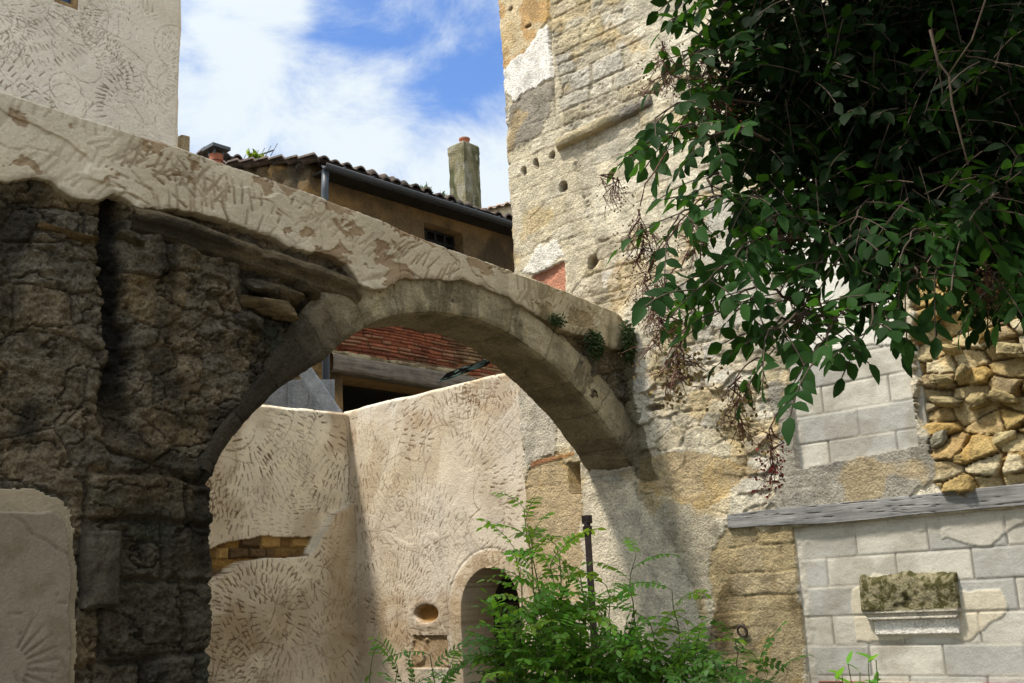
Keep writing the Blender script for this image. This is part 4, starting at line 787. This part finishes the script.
    P = []; corners = [(-1, 1), (1, 1), (1, -1), (-1, -1), (-1, 1)]; pt = []
    for k in range(4):
        for t in np.linspace(0, 1, 14, endpoint=False): pt.append((corners[k][0] * (1 - t) + corners[k + 1][0] * t, corners[k][1] * (1 - t) + corners[k + 1][1] * t))
    pt.append(pt[0]); pt = np.array(pt); vz = np.linspace(0, 1, 60)[None]; aa = np.arange(len(pt))[:, None] * .04
    rel = .012 * fbm(aa * 4, vz * 8, 4, 5); sc_ = hw * (1 + rel / hw + .05 * (vz > .93) + .0)
    Pm = np.array([p[0], p[1], zbot]) + (pt[:, 0:1] * sc_)[..., None] * D + (pt[:, 1:2] * sc_)[..., None] * U + (vz * hgt + 0 * aa)[..., None] * Z
    c = mixc(tintc(sc_.shape, lin((128, 120, 92))), lin((84, 84, 56)), sstep(-.2, .3, fbm(aa * 5, vz * 3, 4, 8))); c = mixc(c, lin((150, 144, 126)), sstep(.1, .3, fbm(aa * 9, vz * 9, 3, 18)) * .8)
    roof = [o for o in old_house.children if o.name.startswith('roof')][0]
    ch = make('chimney', Pm.reshape(-1, 3), gridfaces(len(pt), 60), M['stone'], roof, c)
    b = MB(); b.box(np.array([p[0], p[1], top + .01]), D * hw * .98, U * hw * .98, Z * .02); b.build('chimney_cap', surf('cap_stone', (.3, .28, .2), .3), ch, bevel=.008)
    b = MB(); z0 = top + .03; c0 = np.array([p[0] + .02, p[1], 0])
    b.tube([c0 + (z0 + h) * Z for h in (0, .1, .12, .15)], [.085, .085, .1, .1], 14); b.build('chimney_pot', M['terracotta'], ch)
old_house_build()

def stone_gable():
    """far stone house whose tiled verge shows right of the chimney"""
    pa, pb = at(478, 213, 22.5), at(520, 207, 22.0); z = pa[2]; root = thing('stone_house', 'far stone house whose tiled verge peeps out between the chimney and the tall wall', 'house', (pa[0] + 1.2, pa[1] + .5, 0))
    dirv = np.array([pb[0] - pa[0], pb[1] - pa[1], 0]); L = 3.2; dirv /= np.linalg.norm(dirv); back = np.array([-dirv[1], dirv[0], 0])
    s = np.linspace(-.6, L, 120)[:, None]; v = np.linspace(0, 1, 200)[None]; uu = s + 0 * v; vv = v * (z + 0 * s); d, rid, _, _ = courses(uu, vv, 4, .2, .35, .3)
    n = .03 * sstep(0, .03, d) * rid; c = np.array([lin((190, 172, 136)), lin((170, 152, 118)), lin((204, 188, 156))])[(rid * 2.99).astype(int)]
    slab('wall', np.array([pa[0], pa[1], 0]) + uu[..., None] * dirv + vv[..., None] * Z - n[..., None] * back, 3 * back, M['stone'], root, c)
    ph = s / .2; w = np.linspace(-.15, 3.2, 40)[None]; hh = .06 * np.abs(np.cos(math.pi * ph)) + 0 * w - .03 * ((w / .33) % 1)
    slab('roof', np.array([pa[0], pa[1], 0]) + (s + 0 * w)[..., None] * dirv + (z + .02 + .2 * w + hh)[..., None] * Z + (w + 0 * s)[..., None] * back, -.03 * Z, surf('pale_tile', (.34, .25, .19), .35, 5, 40), root, tintc(hh.shape, (.3, .3, .3)))
stone_gable()
def flue_house():
    p = at(216, 164, 13.2); z = p[2]; root = thing('low_house', 'low house behind the arch wall with a small capped flue standing on its roof', 'house', (p[0], p[1], 0))
    c = np.array([p[0], p[1], 0]); hz = z - .9
    MB().box(c + hz / 2 * Z - .9 * D, .9 * D, .7 * U, hz / 2 * Z).build('wall', surf('buff_wall', (.3, .24, .17), .3), root)
    rf = MB().prism([q for q in (-1.0 * U + hz * Z, .0 * U + (hz + .35) * Z, 1.0 * U + hz * Z, 1.0 * U + (hz + .06) * Z, (hz + .42) * Z, -1.0 * U + (hz + .06) * Z)], c - 1.95 * D, c + .15 * D).build('roof', M['tile'], root)
    b = MB(); b.tube([c + (hz + h) * Z for h in (.3, .93, .935, 1.02)], [.075, .075, .09, .09], 16); f = b.build('flue', M['terracotta'], rf)
    b = MB(); b.box(c + (hz + 1.10) * Z, D * .13, U * .13, Z * .022)
    for i in (-1, 1):
        for j in (-1, 1): b.box(c + (hz + 1.05) * Z + i * .06 * D + j * .06 * U, D * .012, U * .012, Z * .04)
    b.build('flue_cap', M['zinc'], f)
flue_house()
def antenna():
    root = thing('roof_aerial', 'thin tilted television aerial on the tiles near the gable end', 'aerial', at(252, 165, 15.4))
    a, b = at(229, 166, 15.4), at(274, 150, 15.2); MB().tube([a, b], .012, 6).build('boom', M['zinc'], root, True); mb = MB()
    for t in np.linspace(.3, 1, 6): q = a + (b - a) * t; mb.tube([q - .14 * Z * .8 - .06 * D, q + .12 * Z + .06 * D], .006, 5)
    mb.build('rods', M['zinc'], root, True); m_ = (a + b) / 2; MB().tube([m_ - .9 * Z, m_], .015, 6).build('mast', M['zinc'], root, True)
antenna()
def yard_bits():
    a, b = at(303, 368, 13.0), at(336, 416, 12.75); d = (b - a) / np.linalg.norm(b - a); w = np.cross(d, FWD); w /= np.linalg.norm(w); th = np.cross(d, w)
    e = a + d * ((a[2] - .02) / -d[2]); o = MB().box((a + e) / 2, (e - a) / 2, w * .085, th * .025).build('leaning_plank', M['plank'], None, bevel=.006, origin=(e[0], e[1], 0)); tag(o, 'grey weathered plank leaning steeply behind the plastered wall, under the arch', 'plank')
    c = at(300, 400, 13.35); n = -c * np.array([1, 1, 0]); n /= np.linalg.norm(n); r = np.array([-n[1], n[0], 0]); h = at(300, 380, 13.35)[2]
    mb = MB(); zz = h
    mb.box(np.array([c[0], c[1], zz / 2]), r * .42, n * .02, Z * zz / 2)
    for k in (-.4, -.13, .13, .4): mb.box(np.array([c[0], c[1], zz / 2]) + r * k + n * .03, r * .02, n * .012, Z * zz / 2 * .995)
    o = mb.build('sheet_panel', M['plank'], None, bevel=.004, origin=(c[0], c[1], 0)); tag(o, 'dull grey sheet panel standing behind the leaning plank', 'panel')
    p = at(466, 369, 15.0); a, b = at(443, 377, 15.0), at(492, 361, 15.0); nu, nv = 60, 20; t = np.linspace(0, 1, nu)[:, None]; v = np.linspace(-1, 1, nv)[None]
    P = a + t[..., None] * (b - a) + (v * .055 + 0 * t)[..., None] * Z + (.02 * fbm(t * 6 + 0 * v, v * 1.5 + 0 * t, 3, 4) + .1 * v + 0 * t)[..., None] * U + (.025 * fbm(t * 4 + 4 + 0 * v, v * .3 + 0 * t, 2, 5))[..., None] * Z
    c = np.where((fbm(t * 9 + 0 * v, v * 3 + 0 * t, 3, 9) > .3)[..., None], np.array([.42, .64, .66]), np.array([.02, .02, .022]))
    o = slab('crumpled_sheet', P, -.012 * U, M['block'], None, c); tag(o, 'crumpled dark sheet with pale flecks lying along the brick edge under the arch', 'sheet')
yard_bits()
def pole():
    b, t = at(593, 620, 8.35), at(584, 521, 8.35); x, y = b[0], b[1]; t = np.array([x, y, t[2]]); root = thing('iron_pole', 'rusty iron pole with a clamped top rising out of the green sapling', 'pole', (x, y, 0))
    lean = t - np.array([0, 0, 0]); MB().tube([(x, y, -.1), (x, y, 1.2), (x, y, t[2])], [.027, .027, .025], 10).build('post', M['rust'], root, True)
    mb = MB(); mb.tube([(x, y, t[2] - .10), (x, y, t[2] - .04)], .036, 10); mb.box((x, y, t[2] + .01), U * .035, D * .02, Z * .03); mb.build('clamp', M['rust'], root)
pole()

# ================================================================== VEGETATION
class Leaves:
    """gathers many leaflets (base, direction, up, length, width, tint) and links them as one mesh"""
    def __init__(s): s.b, s.d, s.u, s.l, s.w, s.c = [], [], [], [], [], []
    def add(s, b, d, u, l, w, c): s.b.append(b); s.d.append(d); s.u.append(u); s.l.append(l); s.w.append(w); s.c.append(c)
    def build(s, name, mat, parent, seed=1, fold=.25, curl=.18, st=(.0, .22, .5, .8, 1.0), wd=(.0, .82, 1.0, .55, .0)):
        r = np.random.default_rng(seed); b, d, u = (np.array(q, float) for q in (s.b, s.d, s.u)); l, w = np.array(s.l)[:, None], np.array(s.w)[:, None]
        d /= np.linalg.norm(d, axis=1, keepdims=True); x = np.cross(d, u); x /= np.linalg.norm(x, axis=1, keepdims=True) + 1e-9; u = np.cross(x, d); n = len(b); V = []
        cv = curl * (0.4 + 1.2 * r.random((n, 1))); fo = fold * (.3 + 1.4 * r.random((n, 1))); tw = .25 * r.standard_normal((n, 1))
        for t, k in zip(st, wd):
            m_ = b + d * l * t - u * l * cv * t * t; xx = x + u * tw * t
            if k == 0: V.append(m_)
            else: V += [m_ - xx * w * k * .5 + u * w * k * .5 * fo, m_, m_ + xx * w * k * .5 + u * w * k * .5 * fo]
        V = np.stack(V, 1); nv = V.shape[1]; F3 = [(0, 1, 2), (0, 2, 3)]; F4 = []
        k = 1
        while k + 5 < nv: F4 += [(k, k + 3, k + 4, k + 1), (k + 1, k + 4, k + 5, k + 2)]; k += 3
        F3 += [(k, nv - 1, k + 1), (k + 1, nv - 1, k + 2)]
        off = (np.arange(n) * nv)[:, None, None]; f4 = (np.array(F4)[None] + off).reshape(-1, 4); f3 = (np.array(F3)[None] + off).reshape(-1, 3)
        me = bpy.data.meshes.new(name); base = wloc(parent); me.vertices.add(n * nv); me.vertices.foreach_set('co', (V.reshape(-1, 3) - base).astype(np.float32).ravel())
        me.loops.add(f4.size + f3.size); me.loops.foreach_set('vertex_index', np.concatenate([f4.ravel(), f3.ravel()]).astype(np.int32))
        me.polygons.add(len(f4) + len(f3)); me.polygons.foreach_set('loop_start', np.concatenate([np.arange(len(f4)) * 4, f4.size + np.arange(len(f3)) * 3]).astype(np.int32)); me.polygons.foreach_set('loop_total', np.concatenate([np.full(len(f4), 4), np.full(len(f3), 3)]).astype(np.int32))
        me.update(calc_edges=True); me.polygons.foreach_set('use_smooth', np.ones(len(me.polygons), bool))
        a = me.attributes.new('col', 'FLOAT_COLOR', 'POINT'); c = np.ones((n, nv, 4), np.float32); c[..., :3] = np.array(s.c)[:, None, :]; a.data.foreach_set('color', c.ravel()); me.materials.append(mat)
        o = bpy.data.objects.new(name, me); COL.objects.link(o); o.parent = parent; return o
def unit(v): return v / (np.linalg.norm(v) + 1e-9)
def curve(a, b, sag, n=14, wig=.02, r=None):
    a, b = np.asarray(a, float), np.asarray(b, float); t = np.linspace(0, 1, n)[:, None]; p = a + (b - a) * t; p[:, 2] += sag * (4 * t * (1 - t))[:, 0]
    if r is not None: w = np.cumsum(r.standard_normal((n, 3)), 0); p += wig * (w - t * w[-1]) * .4
    return p
def pinnate(L, p, d, u, r, pairs, ll, lw, tint, spread=1.1, droop=.25, rach=None, step=None):
    """a compound leaf: leaflets in pairs along a rachis and one at its tip"""
    step = step or ll * .62; q = np.array(p, float); d = unit(d); pts = [q.copy()]
    for k in range(pairs + 1):
        q = q + d * step * (1.3 if k == 0 else 1); d = unit(d - Z * droop * .25); x = unit(np.cross(d, u)); uu = np.cross(x, d); pts.append(q.copy()); sc = (1 - .35 * abs(k - pairs * .5) / pairs)
        c = np.array(tint) * (.8 + .4 * r.random())
        if k == pairs: L.add(q, unit(d - Z * .2 * r.random()), uu + .3 * r.standard_normal(3), ll * 1.05, lw * 1.05, c)
        else:
            for sg in (-1, 1): L.add(q, unit(d * .75 + x * sg * spread + .14 * r.standard_normal(3) - Z * droop * r.random()), uu + .35 * r.standard_normal(3), ll * sc * (.85 + .3 * r.random()), lw * sc * (.85 + .3 * r.random()), c * (.9 + .2 * r.random()))
    if rach is not None: rach.tube(pts, [.0022] * len(pts), 4, cap=False)

def elder_tree():
    r = np.random.default_rng(19); base = np.array([3.0, 4.6, 0.0])
    root = thing('elder_tree', 'dark leafed elder tree overhanging from the right, sprays drooping before the pale wall', 'tree', base)
    L = Leaves(); tw = MB(); rc = MB()
    fork = np.array([2.75, 4.4, 2.1]); tr = MB(); tr.tube(curve(base - .1 * Z, fork, 0, 12, .05, r), np.linspace(.13, .09, 12), 12)
    tr.build('trunk', M['bark'], root, True)
    limbs = []
    for (x, y, dp) in ((900, -120, 3.7), (1010, 60, 3.8), (880, 100, 3.9), (800, 150, 3.7), (1080, 160, 3.7), (1000, -330, 4.3), (740, -60, 3.9)):
        e = at(x, y, dp); p = curve(fork, e, .18, 14, .06, r); limbs.append(p); b = MB(); b.tube(p, np.linspace(.055, .014, 14), 8); b.build('branch', M['bark'], root, True)
    for pts, w in ((((992, -20), (972, 40), (949, 74)), .0026), (((930, 30), (938, 62), (949, 76), (952, 104), (961, 138), (968, 165)), .0034)):
        p = [at(x, y, 2.62 + .002 * x % .01) for x, y in pts]; b = MB(); b.tube(p, np.linspace(w, w * .7, len(p)), 8); b.build('branch', surf('pale_bark', (.075, .052, .036), .3, 20, 90, .002), root, True)
    def leaf_at(p, d, size=1.0, light=1.0):
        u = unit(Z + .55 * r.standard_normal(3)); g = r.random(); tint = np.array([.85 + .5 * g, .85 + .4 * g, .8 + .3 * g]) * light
        pinnate(L, p, d, u, r, int(r.integers(2, 4)), (.056 + .026 * r.random()) * size, (.029 + .012 * r.random()) * size, tint, 1.0, .5, rc, .05 * size)
    def spray(a, b, n, sag=.05, size=1.0, start=.3, light=1.0):
        p = curve(a, b, sag, 16, .03, r); tw.tube(p, np.linspace(.006, .0025, 16), 5, cap=False); Lg = np.linalg.norm(np.diff(p, axis=0), axis=1).sum()
        for t in np.linspace(start, 1, n):
            i = min(14, int(t * 15)); q = p[i] + (p[i + 1] - p[i]) * (t * 15 - i); d = unit(p[i + 1] - p[i]); x = unit(np.cross(d, Z + .3 * r.standard_normal(3)))
            for sg in ((-1, 1) if t < .97 else (0,)): leaf_at(q, unit(d * .7 + sg * x + .25 * r.standard_normal(3) - .15 * Z), size, light)
    for (x0, y0, x1, y1, dp, n, sag) in ((770, 150, 640, 150, 3.15, 6, .04), (760, 110, 655, 118, 3.3, 5, .05), (790, 205, 668, 232, 3.1, 6, .05), (800, 245, 690, 290, 3.05, 6, .06), (812, 300, 715, 312, 3.1, 5, .05), (830, 315, 765, 340, 3.0, 4, .05), (850, 310, 808, 370, 2.95, 5, .05),
             (880, 290, 862, 335, 3.1, 5, .04), (900, 270, 905, 295, 3.2, 4, .03), (760, 70, 682, 52, 3.4, 6, .05), (770, 20, 704, 0, 3.4, 6, .05), (940, 250, 935, 275, 3.2, 4, .02), (1000, 230, 985, 292, 3.2, 5, .02), (1040, 220, 1015, 285, 3.3, 5, .02), (780, 215, 735, 255, 3.3, 5, .03), (830, 235, 790, 300, 3.2, 5, .04),
             (900, 190, 842, 255, 3.3, 6, .05), (960, 200, 900, 260, 3.1, 6, .05), (1020, 200, 960, 240, 3.0, 6, .04), (720, 180, 705, 205, 3.4, 3, .02), (850, 190, 775, 225, 3.4, 6, .05), (745, 90, 705, 130, 3.5, 5, .04), (800, 330, 775, 348, 3.15, 3, .02)):
        spray(at(x0, y0, dp + .35), at(x1, y1, dp), n, sag, 1.0, .3, 1.0 + .35 * r.random())  # outer sprays tinted lighter, sunlight put into the leaf colour
    # the crown proper: sprays filling leafy masses, those above view added for shade
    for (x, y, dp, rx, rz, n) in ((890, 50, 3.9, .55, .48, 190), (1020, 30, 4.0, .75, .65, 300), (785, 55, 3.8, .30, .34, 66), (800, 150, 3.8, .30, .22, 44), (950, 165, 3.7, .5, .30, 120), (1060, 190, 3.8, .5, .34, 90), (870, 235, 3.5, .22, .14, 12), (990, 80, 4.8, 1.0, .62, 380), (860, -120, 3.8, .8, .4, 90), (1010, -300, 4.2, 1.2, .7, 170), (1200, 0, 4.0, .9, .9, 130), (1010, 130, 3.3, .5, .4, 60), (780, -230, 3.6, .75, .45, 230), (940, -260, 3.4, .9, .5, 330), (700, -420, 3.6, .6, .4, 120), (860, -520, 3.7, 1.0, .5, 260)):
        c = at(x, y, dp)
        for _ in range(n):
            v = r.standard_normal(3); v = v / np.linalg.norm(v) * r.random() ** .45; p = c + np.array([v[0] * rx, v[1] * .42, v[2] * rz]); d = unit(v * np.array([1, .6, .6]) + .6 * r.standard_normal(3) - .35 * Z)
            for k in range(3): leaf_at(p + d * .05 * k, unit(d + .9 * r.standard_normal(3)), .95, .38)  # inner leaves tinted much darker, crown shade put into their colour
    # unseen leaves added over the viewer, blocking sky light to darken the crown
    for _ in range(520):
        v = r.random(3); p = np.array([.5 + 3.6 * v[0], .3 + 4.2 * v[1], 0]); p[2] = 2.75 + .72 * p[1] + .35 * abs(p[0]) * .5 + 1.5 * v[2] ** 1.5
        for k in range(2): pinnate(L, p, unit(r.standard_normal(3) * np.array([1, 1, .4]) - .3 * Z), unit(Z + .4 * r.standard_normal(3)), r, 2, .17, .10, (.9, .9, .9), 1.0, .4, None, .09)
    tw.build('twigs', M['bark'], root, True); rc.build('leaf_stalks', M['bark'], root, True)
    L.build('foliage', M['elder'], root, 3)
    def panicle(a, h, wdt, n, kind='twig', bead=1.0, red=False):
        mb = MB(); bd = Leaves(); a = np.asarray(a); ax = [a - Z * h * t + .02 * np.array([r.standard_normal(), r.standard_normal(), 0]) for t in np.linspace(0, 1, 6)]; mb.tube(ax, np.linspace(.0035, .0015, 6), 4, cap=False)
        for k in range(n):
            t = r.random(); q = a - Z * h * t; e = q + np.array([wdt * r.standard_normal() * .5, wdt * r.standard_normal() * .5, -.03 - .05 * r.random()]); m_ = (q + e) / 2 + .012 * r.standard_normal(3); mb.tube([q, m_, e], [.0017, .0013, .0009], 3, cap=False)
            for _ in range(3):
                f = e + .022 * r.standard_normal(3); mb.tube([m_, (m_ + f) / 2 + .004 * r.standard_normal(3), f], [.001, .0009, .0007], 3, cap=False)
                for _b in range(2): g = .7 + .6 * r.random(); bd.add(f + .006 * r.standard_normal(3), r.standard_normal(3), r.standard_normal(3), .011 * bead, .009 * bead, (np.array([.9, .16, .22]) if red else np.array([1, .95, .7])) * g)
        o = mb.build('flower_stalk', M['twig'], root, True); b = bd.build('blossoms', M['berry'], o, 4); b.location = (0, 0, 0)
        return o
    for (x, y, dp, h, w_, n, bead, red) in ((664, 40, 3.45, .16, .10, 26, .8, 0), (640, 208, 3.2, .15, .07, 30, .7, 0), (655, 262, 3.2, .12, .08, 26, .7, 0), (658, 290, 3.15, .16, .08, 30, .6, 0), (676, 338, 3.1, .12, .09, 28, 1.2, 0), (735, 378, 3.1, .13, .08, 22, 1.1, 0), (769, 428, 3.1, .11, .025, 16, .9, 1), (700, 60, 3.6, .15, .09, 26, .8, 0), (690, 210, 3.5, .12, .08, 24, .8, 0), (715, 90, 3.6, .16, .1, 26, .7, 1), (775, 215, 3.5, .14, .1, 26, .8, 0), (800, 290, 3.4, .12, .08, 18, .8, 0), (985, 262, 3.3, .12, .1, 22, .9, 0), (612, 172, 3.15, .05, .04, 10, .7, 0)):
        panicle(at(x, y, dp), h, w_, n, bead=bead, red=bool(red))
    for (x0, y0, x1, y1) in ((668, 150, 640, 206), (700, 200, 655, 262), (690, 255, 658, 290), (705, 318, 676, 340), (765, 362, 735, 380), (800, 392, 769, 430)):
        b = MB(); b.tube(curve(at(x0, y0, 3.15), at(x1, y1, 3.12), .02, 8, .01, r), np.linspace(.003, .002, 8), 5); b.build('flower_twig', M['twig'], root, True)
elder_tree()

def sapling(name, label, base, stems, seed, ll=.062, lw=.030, pairs=(6, 9), tint=(1, 1, 1), low=None, cat='sapling'):
    r = np.random.default_rng(seed); root = thing(name, label, cat, (base[0], base[1], 0), 'saplings along the wall foot' if name == 'locust_sapling' else None); L = Leaves(); sm = MB(); rc = MB(); b0 = np.array([base[0], base[1], -.03])
    for (tip, n, lean) in stems:
        p = curve(b0 + .06 * r.standard_normal(3) * np.array([1, 1, 0]), tip, 0, 18, .05, r); bow = np.sin(np.linspace(0, math.pi, 18))[:, None] * np.array([lean, 0, .0]); p = p + bow; sm.tube(p, np.linspace(.012, .003, 18), 6, cap=False)
        n = int(n * 1.7)
        for k in range(n):
            t = .22 + .78 * (k / max(1, n - 1)); i = min(16, int(t * 17)); q = p[i] + (p[i + 1] - p[i]) * (t * 17 - i); d = unit(p[i + 1] - p[i]); an = k * 2.4 + r.random(); o = np.array([math.cos(an), math.sin(an), 0]); g = .75 + .6 * r.random(); up = .45 if t < .9 else .9
            ld = unit(o + d * up + .2 * r.standard_normal(3)); tn = np.array(tint) * np.array([g * (.85 + .5 * r.random()), g, g * .9]); pinnate(L, q, ld, unit(Z + .3 * r.standard_normal(3) - ld * .2), r, int(r.integers(*pairs)), ll * (.8 + .35 * r.random()), lw * (.8 + .35 * r.random()), tn, 1.5, .42, rc, ll * .58)
    if low is not None:
        (cx, cy, cz, rx, rz, n) = low
        for _ in range(n):
            v = r.standard_normal(3); v = v / np.linalg.norm(v) * r.random() ** .4; q = np.array([cx + v[0] * rx, cy + v[1] * .4, max(.1, cz + v[2] * rz)]); g = (.55 + .5 * r.random()) * (.7 + .3 * v[2]); ld = unit(np.array([v[0], v[1], .35 + .5 * v[2]]) + .5 * r.standard_normal(3)); pinnate(L, q, ld, unit(Z + .3 * r.standard_normal(3)), r, int(r.integers(*pairs)), ll, lw, np.array(tint) * g, 1.5, .42, rc, ll * .58)  # lower leaves tinted darker, shade within the mass put into the colour
    sm.build('stems', M['stem'], root, True); rc.build('leaf_stalks', M['stem'], root, True); L.build('foliage', M['robinia'], root, seed, .15, .12); return root
c1 = at(545, 680, 7.35); lo1 = at(566, 674, 7.35)
sapling('locust_sapling', 'tall bright green locust sapling in front of the arched doorway', c1,
        [(at(524, 508, 7.5), 15, .05), (at(514, 548, 7.4), 11, .0), (at(532, 535, 7.4), 13, .02), (at(550, 565, 7.2), 13, .03), (at(556, 545, 7.3), 12, .03), (at(580, 575, 7.4), 11, .05), (at(500, 610, 7.3), 8, -.02), (at(540, 590, 7.0), 12, .0), (at(600, 610, 7.1), 10, .05), (at(520, 625, 6.9), 10, 0), (at(565, 630, 6.9), 10, 0)], 5, low=(lo1[0], lo1[1], lo1[2] - .02, .50, .44, 260), tint=(1.45, 1.3, 1.0))
c2 = at(660, 690, 7.5); lo2 = at(650, 690, 7.4)
sapling('locust_sapling', 'smaller locust sapling right of the iron pole, against the mortar patch', c2,
        [(at(636, 556, 7.6), 12, -.04), (at(672, 590, 7.5), 9, .05), (at(606, 585, 7.5), 9, -.06), (at(700, 632, 7.5), 9, .06), (at(650, 622, 7.3), 9, 0), (at(620, 640, 7.3), 9, 0)], 8, low=(lo2[0], lo2[1], lo2[2] - .05, .5, .3, 190), tint=(1.1, 1.05, 1.0))
c3 = at(735, 690, 7.6)
sapling('locust_sapling', 'low dark leafy shoot at the foot of the stained stone jamb', c3, [(at(735, 640, 7.6), 8, .02), (at(762, 660, 7.6), 7, .04), (at(708, 655, 7.6), 8, -.04)], 9, tint=(.55, .6, .7), low=(c3[0], c3[1], c3[2] - .05, .35, .12, 22))
c4 = at(415, 690, 7.2)
sapling('feathery_shoot', 'low feathery green shoot in front of the plastered wall left of the doorway', c4, [(at(372, 660, 7.1), 8, -.05), (at(430, 655, 7.2), 9, .03), (at(398, 668, 7.1), 8, 0), (at(450, 668, 7.2), 8, .05)], 12, ll=.05, lw=.017, tint=(1.0, 1.05, 1.1), low=(c4[0], c4[1], c4[2] - .1, .35, .12, 20), cat='plant')
def weed():
    r = np.random.default_rng(2); b = at(858, 690, 7.0); root = thing('broadleaf_weed', 'small light green weed with broad leaves in front of the grey block infill', 'plant', (b[0], b[1], 0)); L = Leaves(); mb = MB()
    for (x, y) in ((848, 664), (868, 663), (876, 660), (842, 676), (860, 672), (836, 680)):
        t = at(x, y, 7.0); p = curve((b[0], b[1], -.02), t, 0, 10, .02, r); mb.tube(p, np.linspace(.006, .003, 10), 5, cap=False); d = unit(p[-1] - p[-3])
        for k in range(4): a = r.random() * 6.28; L.add(p[-1 - k], unit(np.array([math.cos(a), .4 * math.sin(a), .25]) + .3 * d), Z + .3 * r.standard_normal(3), .09 + .04 * r.random(), .045, np.array([1.25, 1.25, .9]))
        for k in range(6): q = p[3 + k]; a = r.random() * 6.28; L.add(q, unit(np.array([math.cos(a), math.sin(a), .3])), Z, .08, .04, np.array([1.1, 1.1, .9]))
    mb.build('stems', M['stem'], root, True); L.build('foliage', M['robinia'], root, 2)
weed()
def tuft(label, c, rx, rz, n, size, seed, out=U, tint=(1, 1, 1), name='wall_fern', hang=.6, mat='tuft'):
    r = np.random.default_rng(seed); c = np.asarray(c, float); root = thing(name, label, 'plant', c); L = Leaves()
    for _ in range(n):
        v = r.standard_normal(3); v = v / np.linalg.norm(v) * r.random() ** .5; p = c + D * v[0] * rx + Z * v[2] * rz + out * (.02 + .07 * abs(v[1])); g = .5 + .8 * r.random()
        L.add(p, unit(out * .5 + .8 * r.standard_normal(3) - Z * hang), r.standard_normal(3), size * (.6 + .8 * r.random()), size * .32, np.array(tint) * g)
    for k in range(5):
        d = unit(out + .7 * r.standard_normal(3) - .4 * Z); L.add(c, d, Z, rz * .9, .006, np.array(tint) * .6)
    L.build('foliage', M[mat], root, seed)
def arp(px, py, n=.04): s_, z_ = AR(px, py); return J + s_ * D + z_ * Z + n * U
tuft('small dark tuft rooted in the joint under the coping near the crown of the arch', arp(549, 322), .085, .055, 200, .035, 1)
tuft('bushy dark fern hanging from the arch face above its right end', arp(586, 346, .05), .10, .13, 520, .04, 2)
tuft('dark fern hanging in the corner where the arch meets the tall wall', arp(617, 344, .07), .08, .19, 620, .04, 3)
def roof_weed(label, px, py, dp, rx, rz, n, tint, seed): tuft(label, at(px, py, dp), rx, rz, n, .09, seed, unit(U + Z), tint, 'roof_weed', -.7, 'robinia')
roof_weed('yellowish weed on the tiles near the aerial', 254, 161, 15.2, .16, .06, 90, (1.5, .9, .3), 5)
roof_weed('small bush of weeds growing in the tiles left of the chimney', 424, 196, 16.6, .12, .12, 110, (.55, .5, .5), 6)
roof_weed('little weed sprouting from the tiles beside the chimney foot', 441, 202, 16.8, .07, .08, 60, (.6, .55, .5), 7)
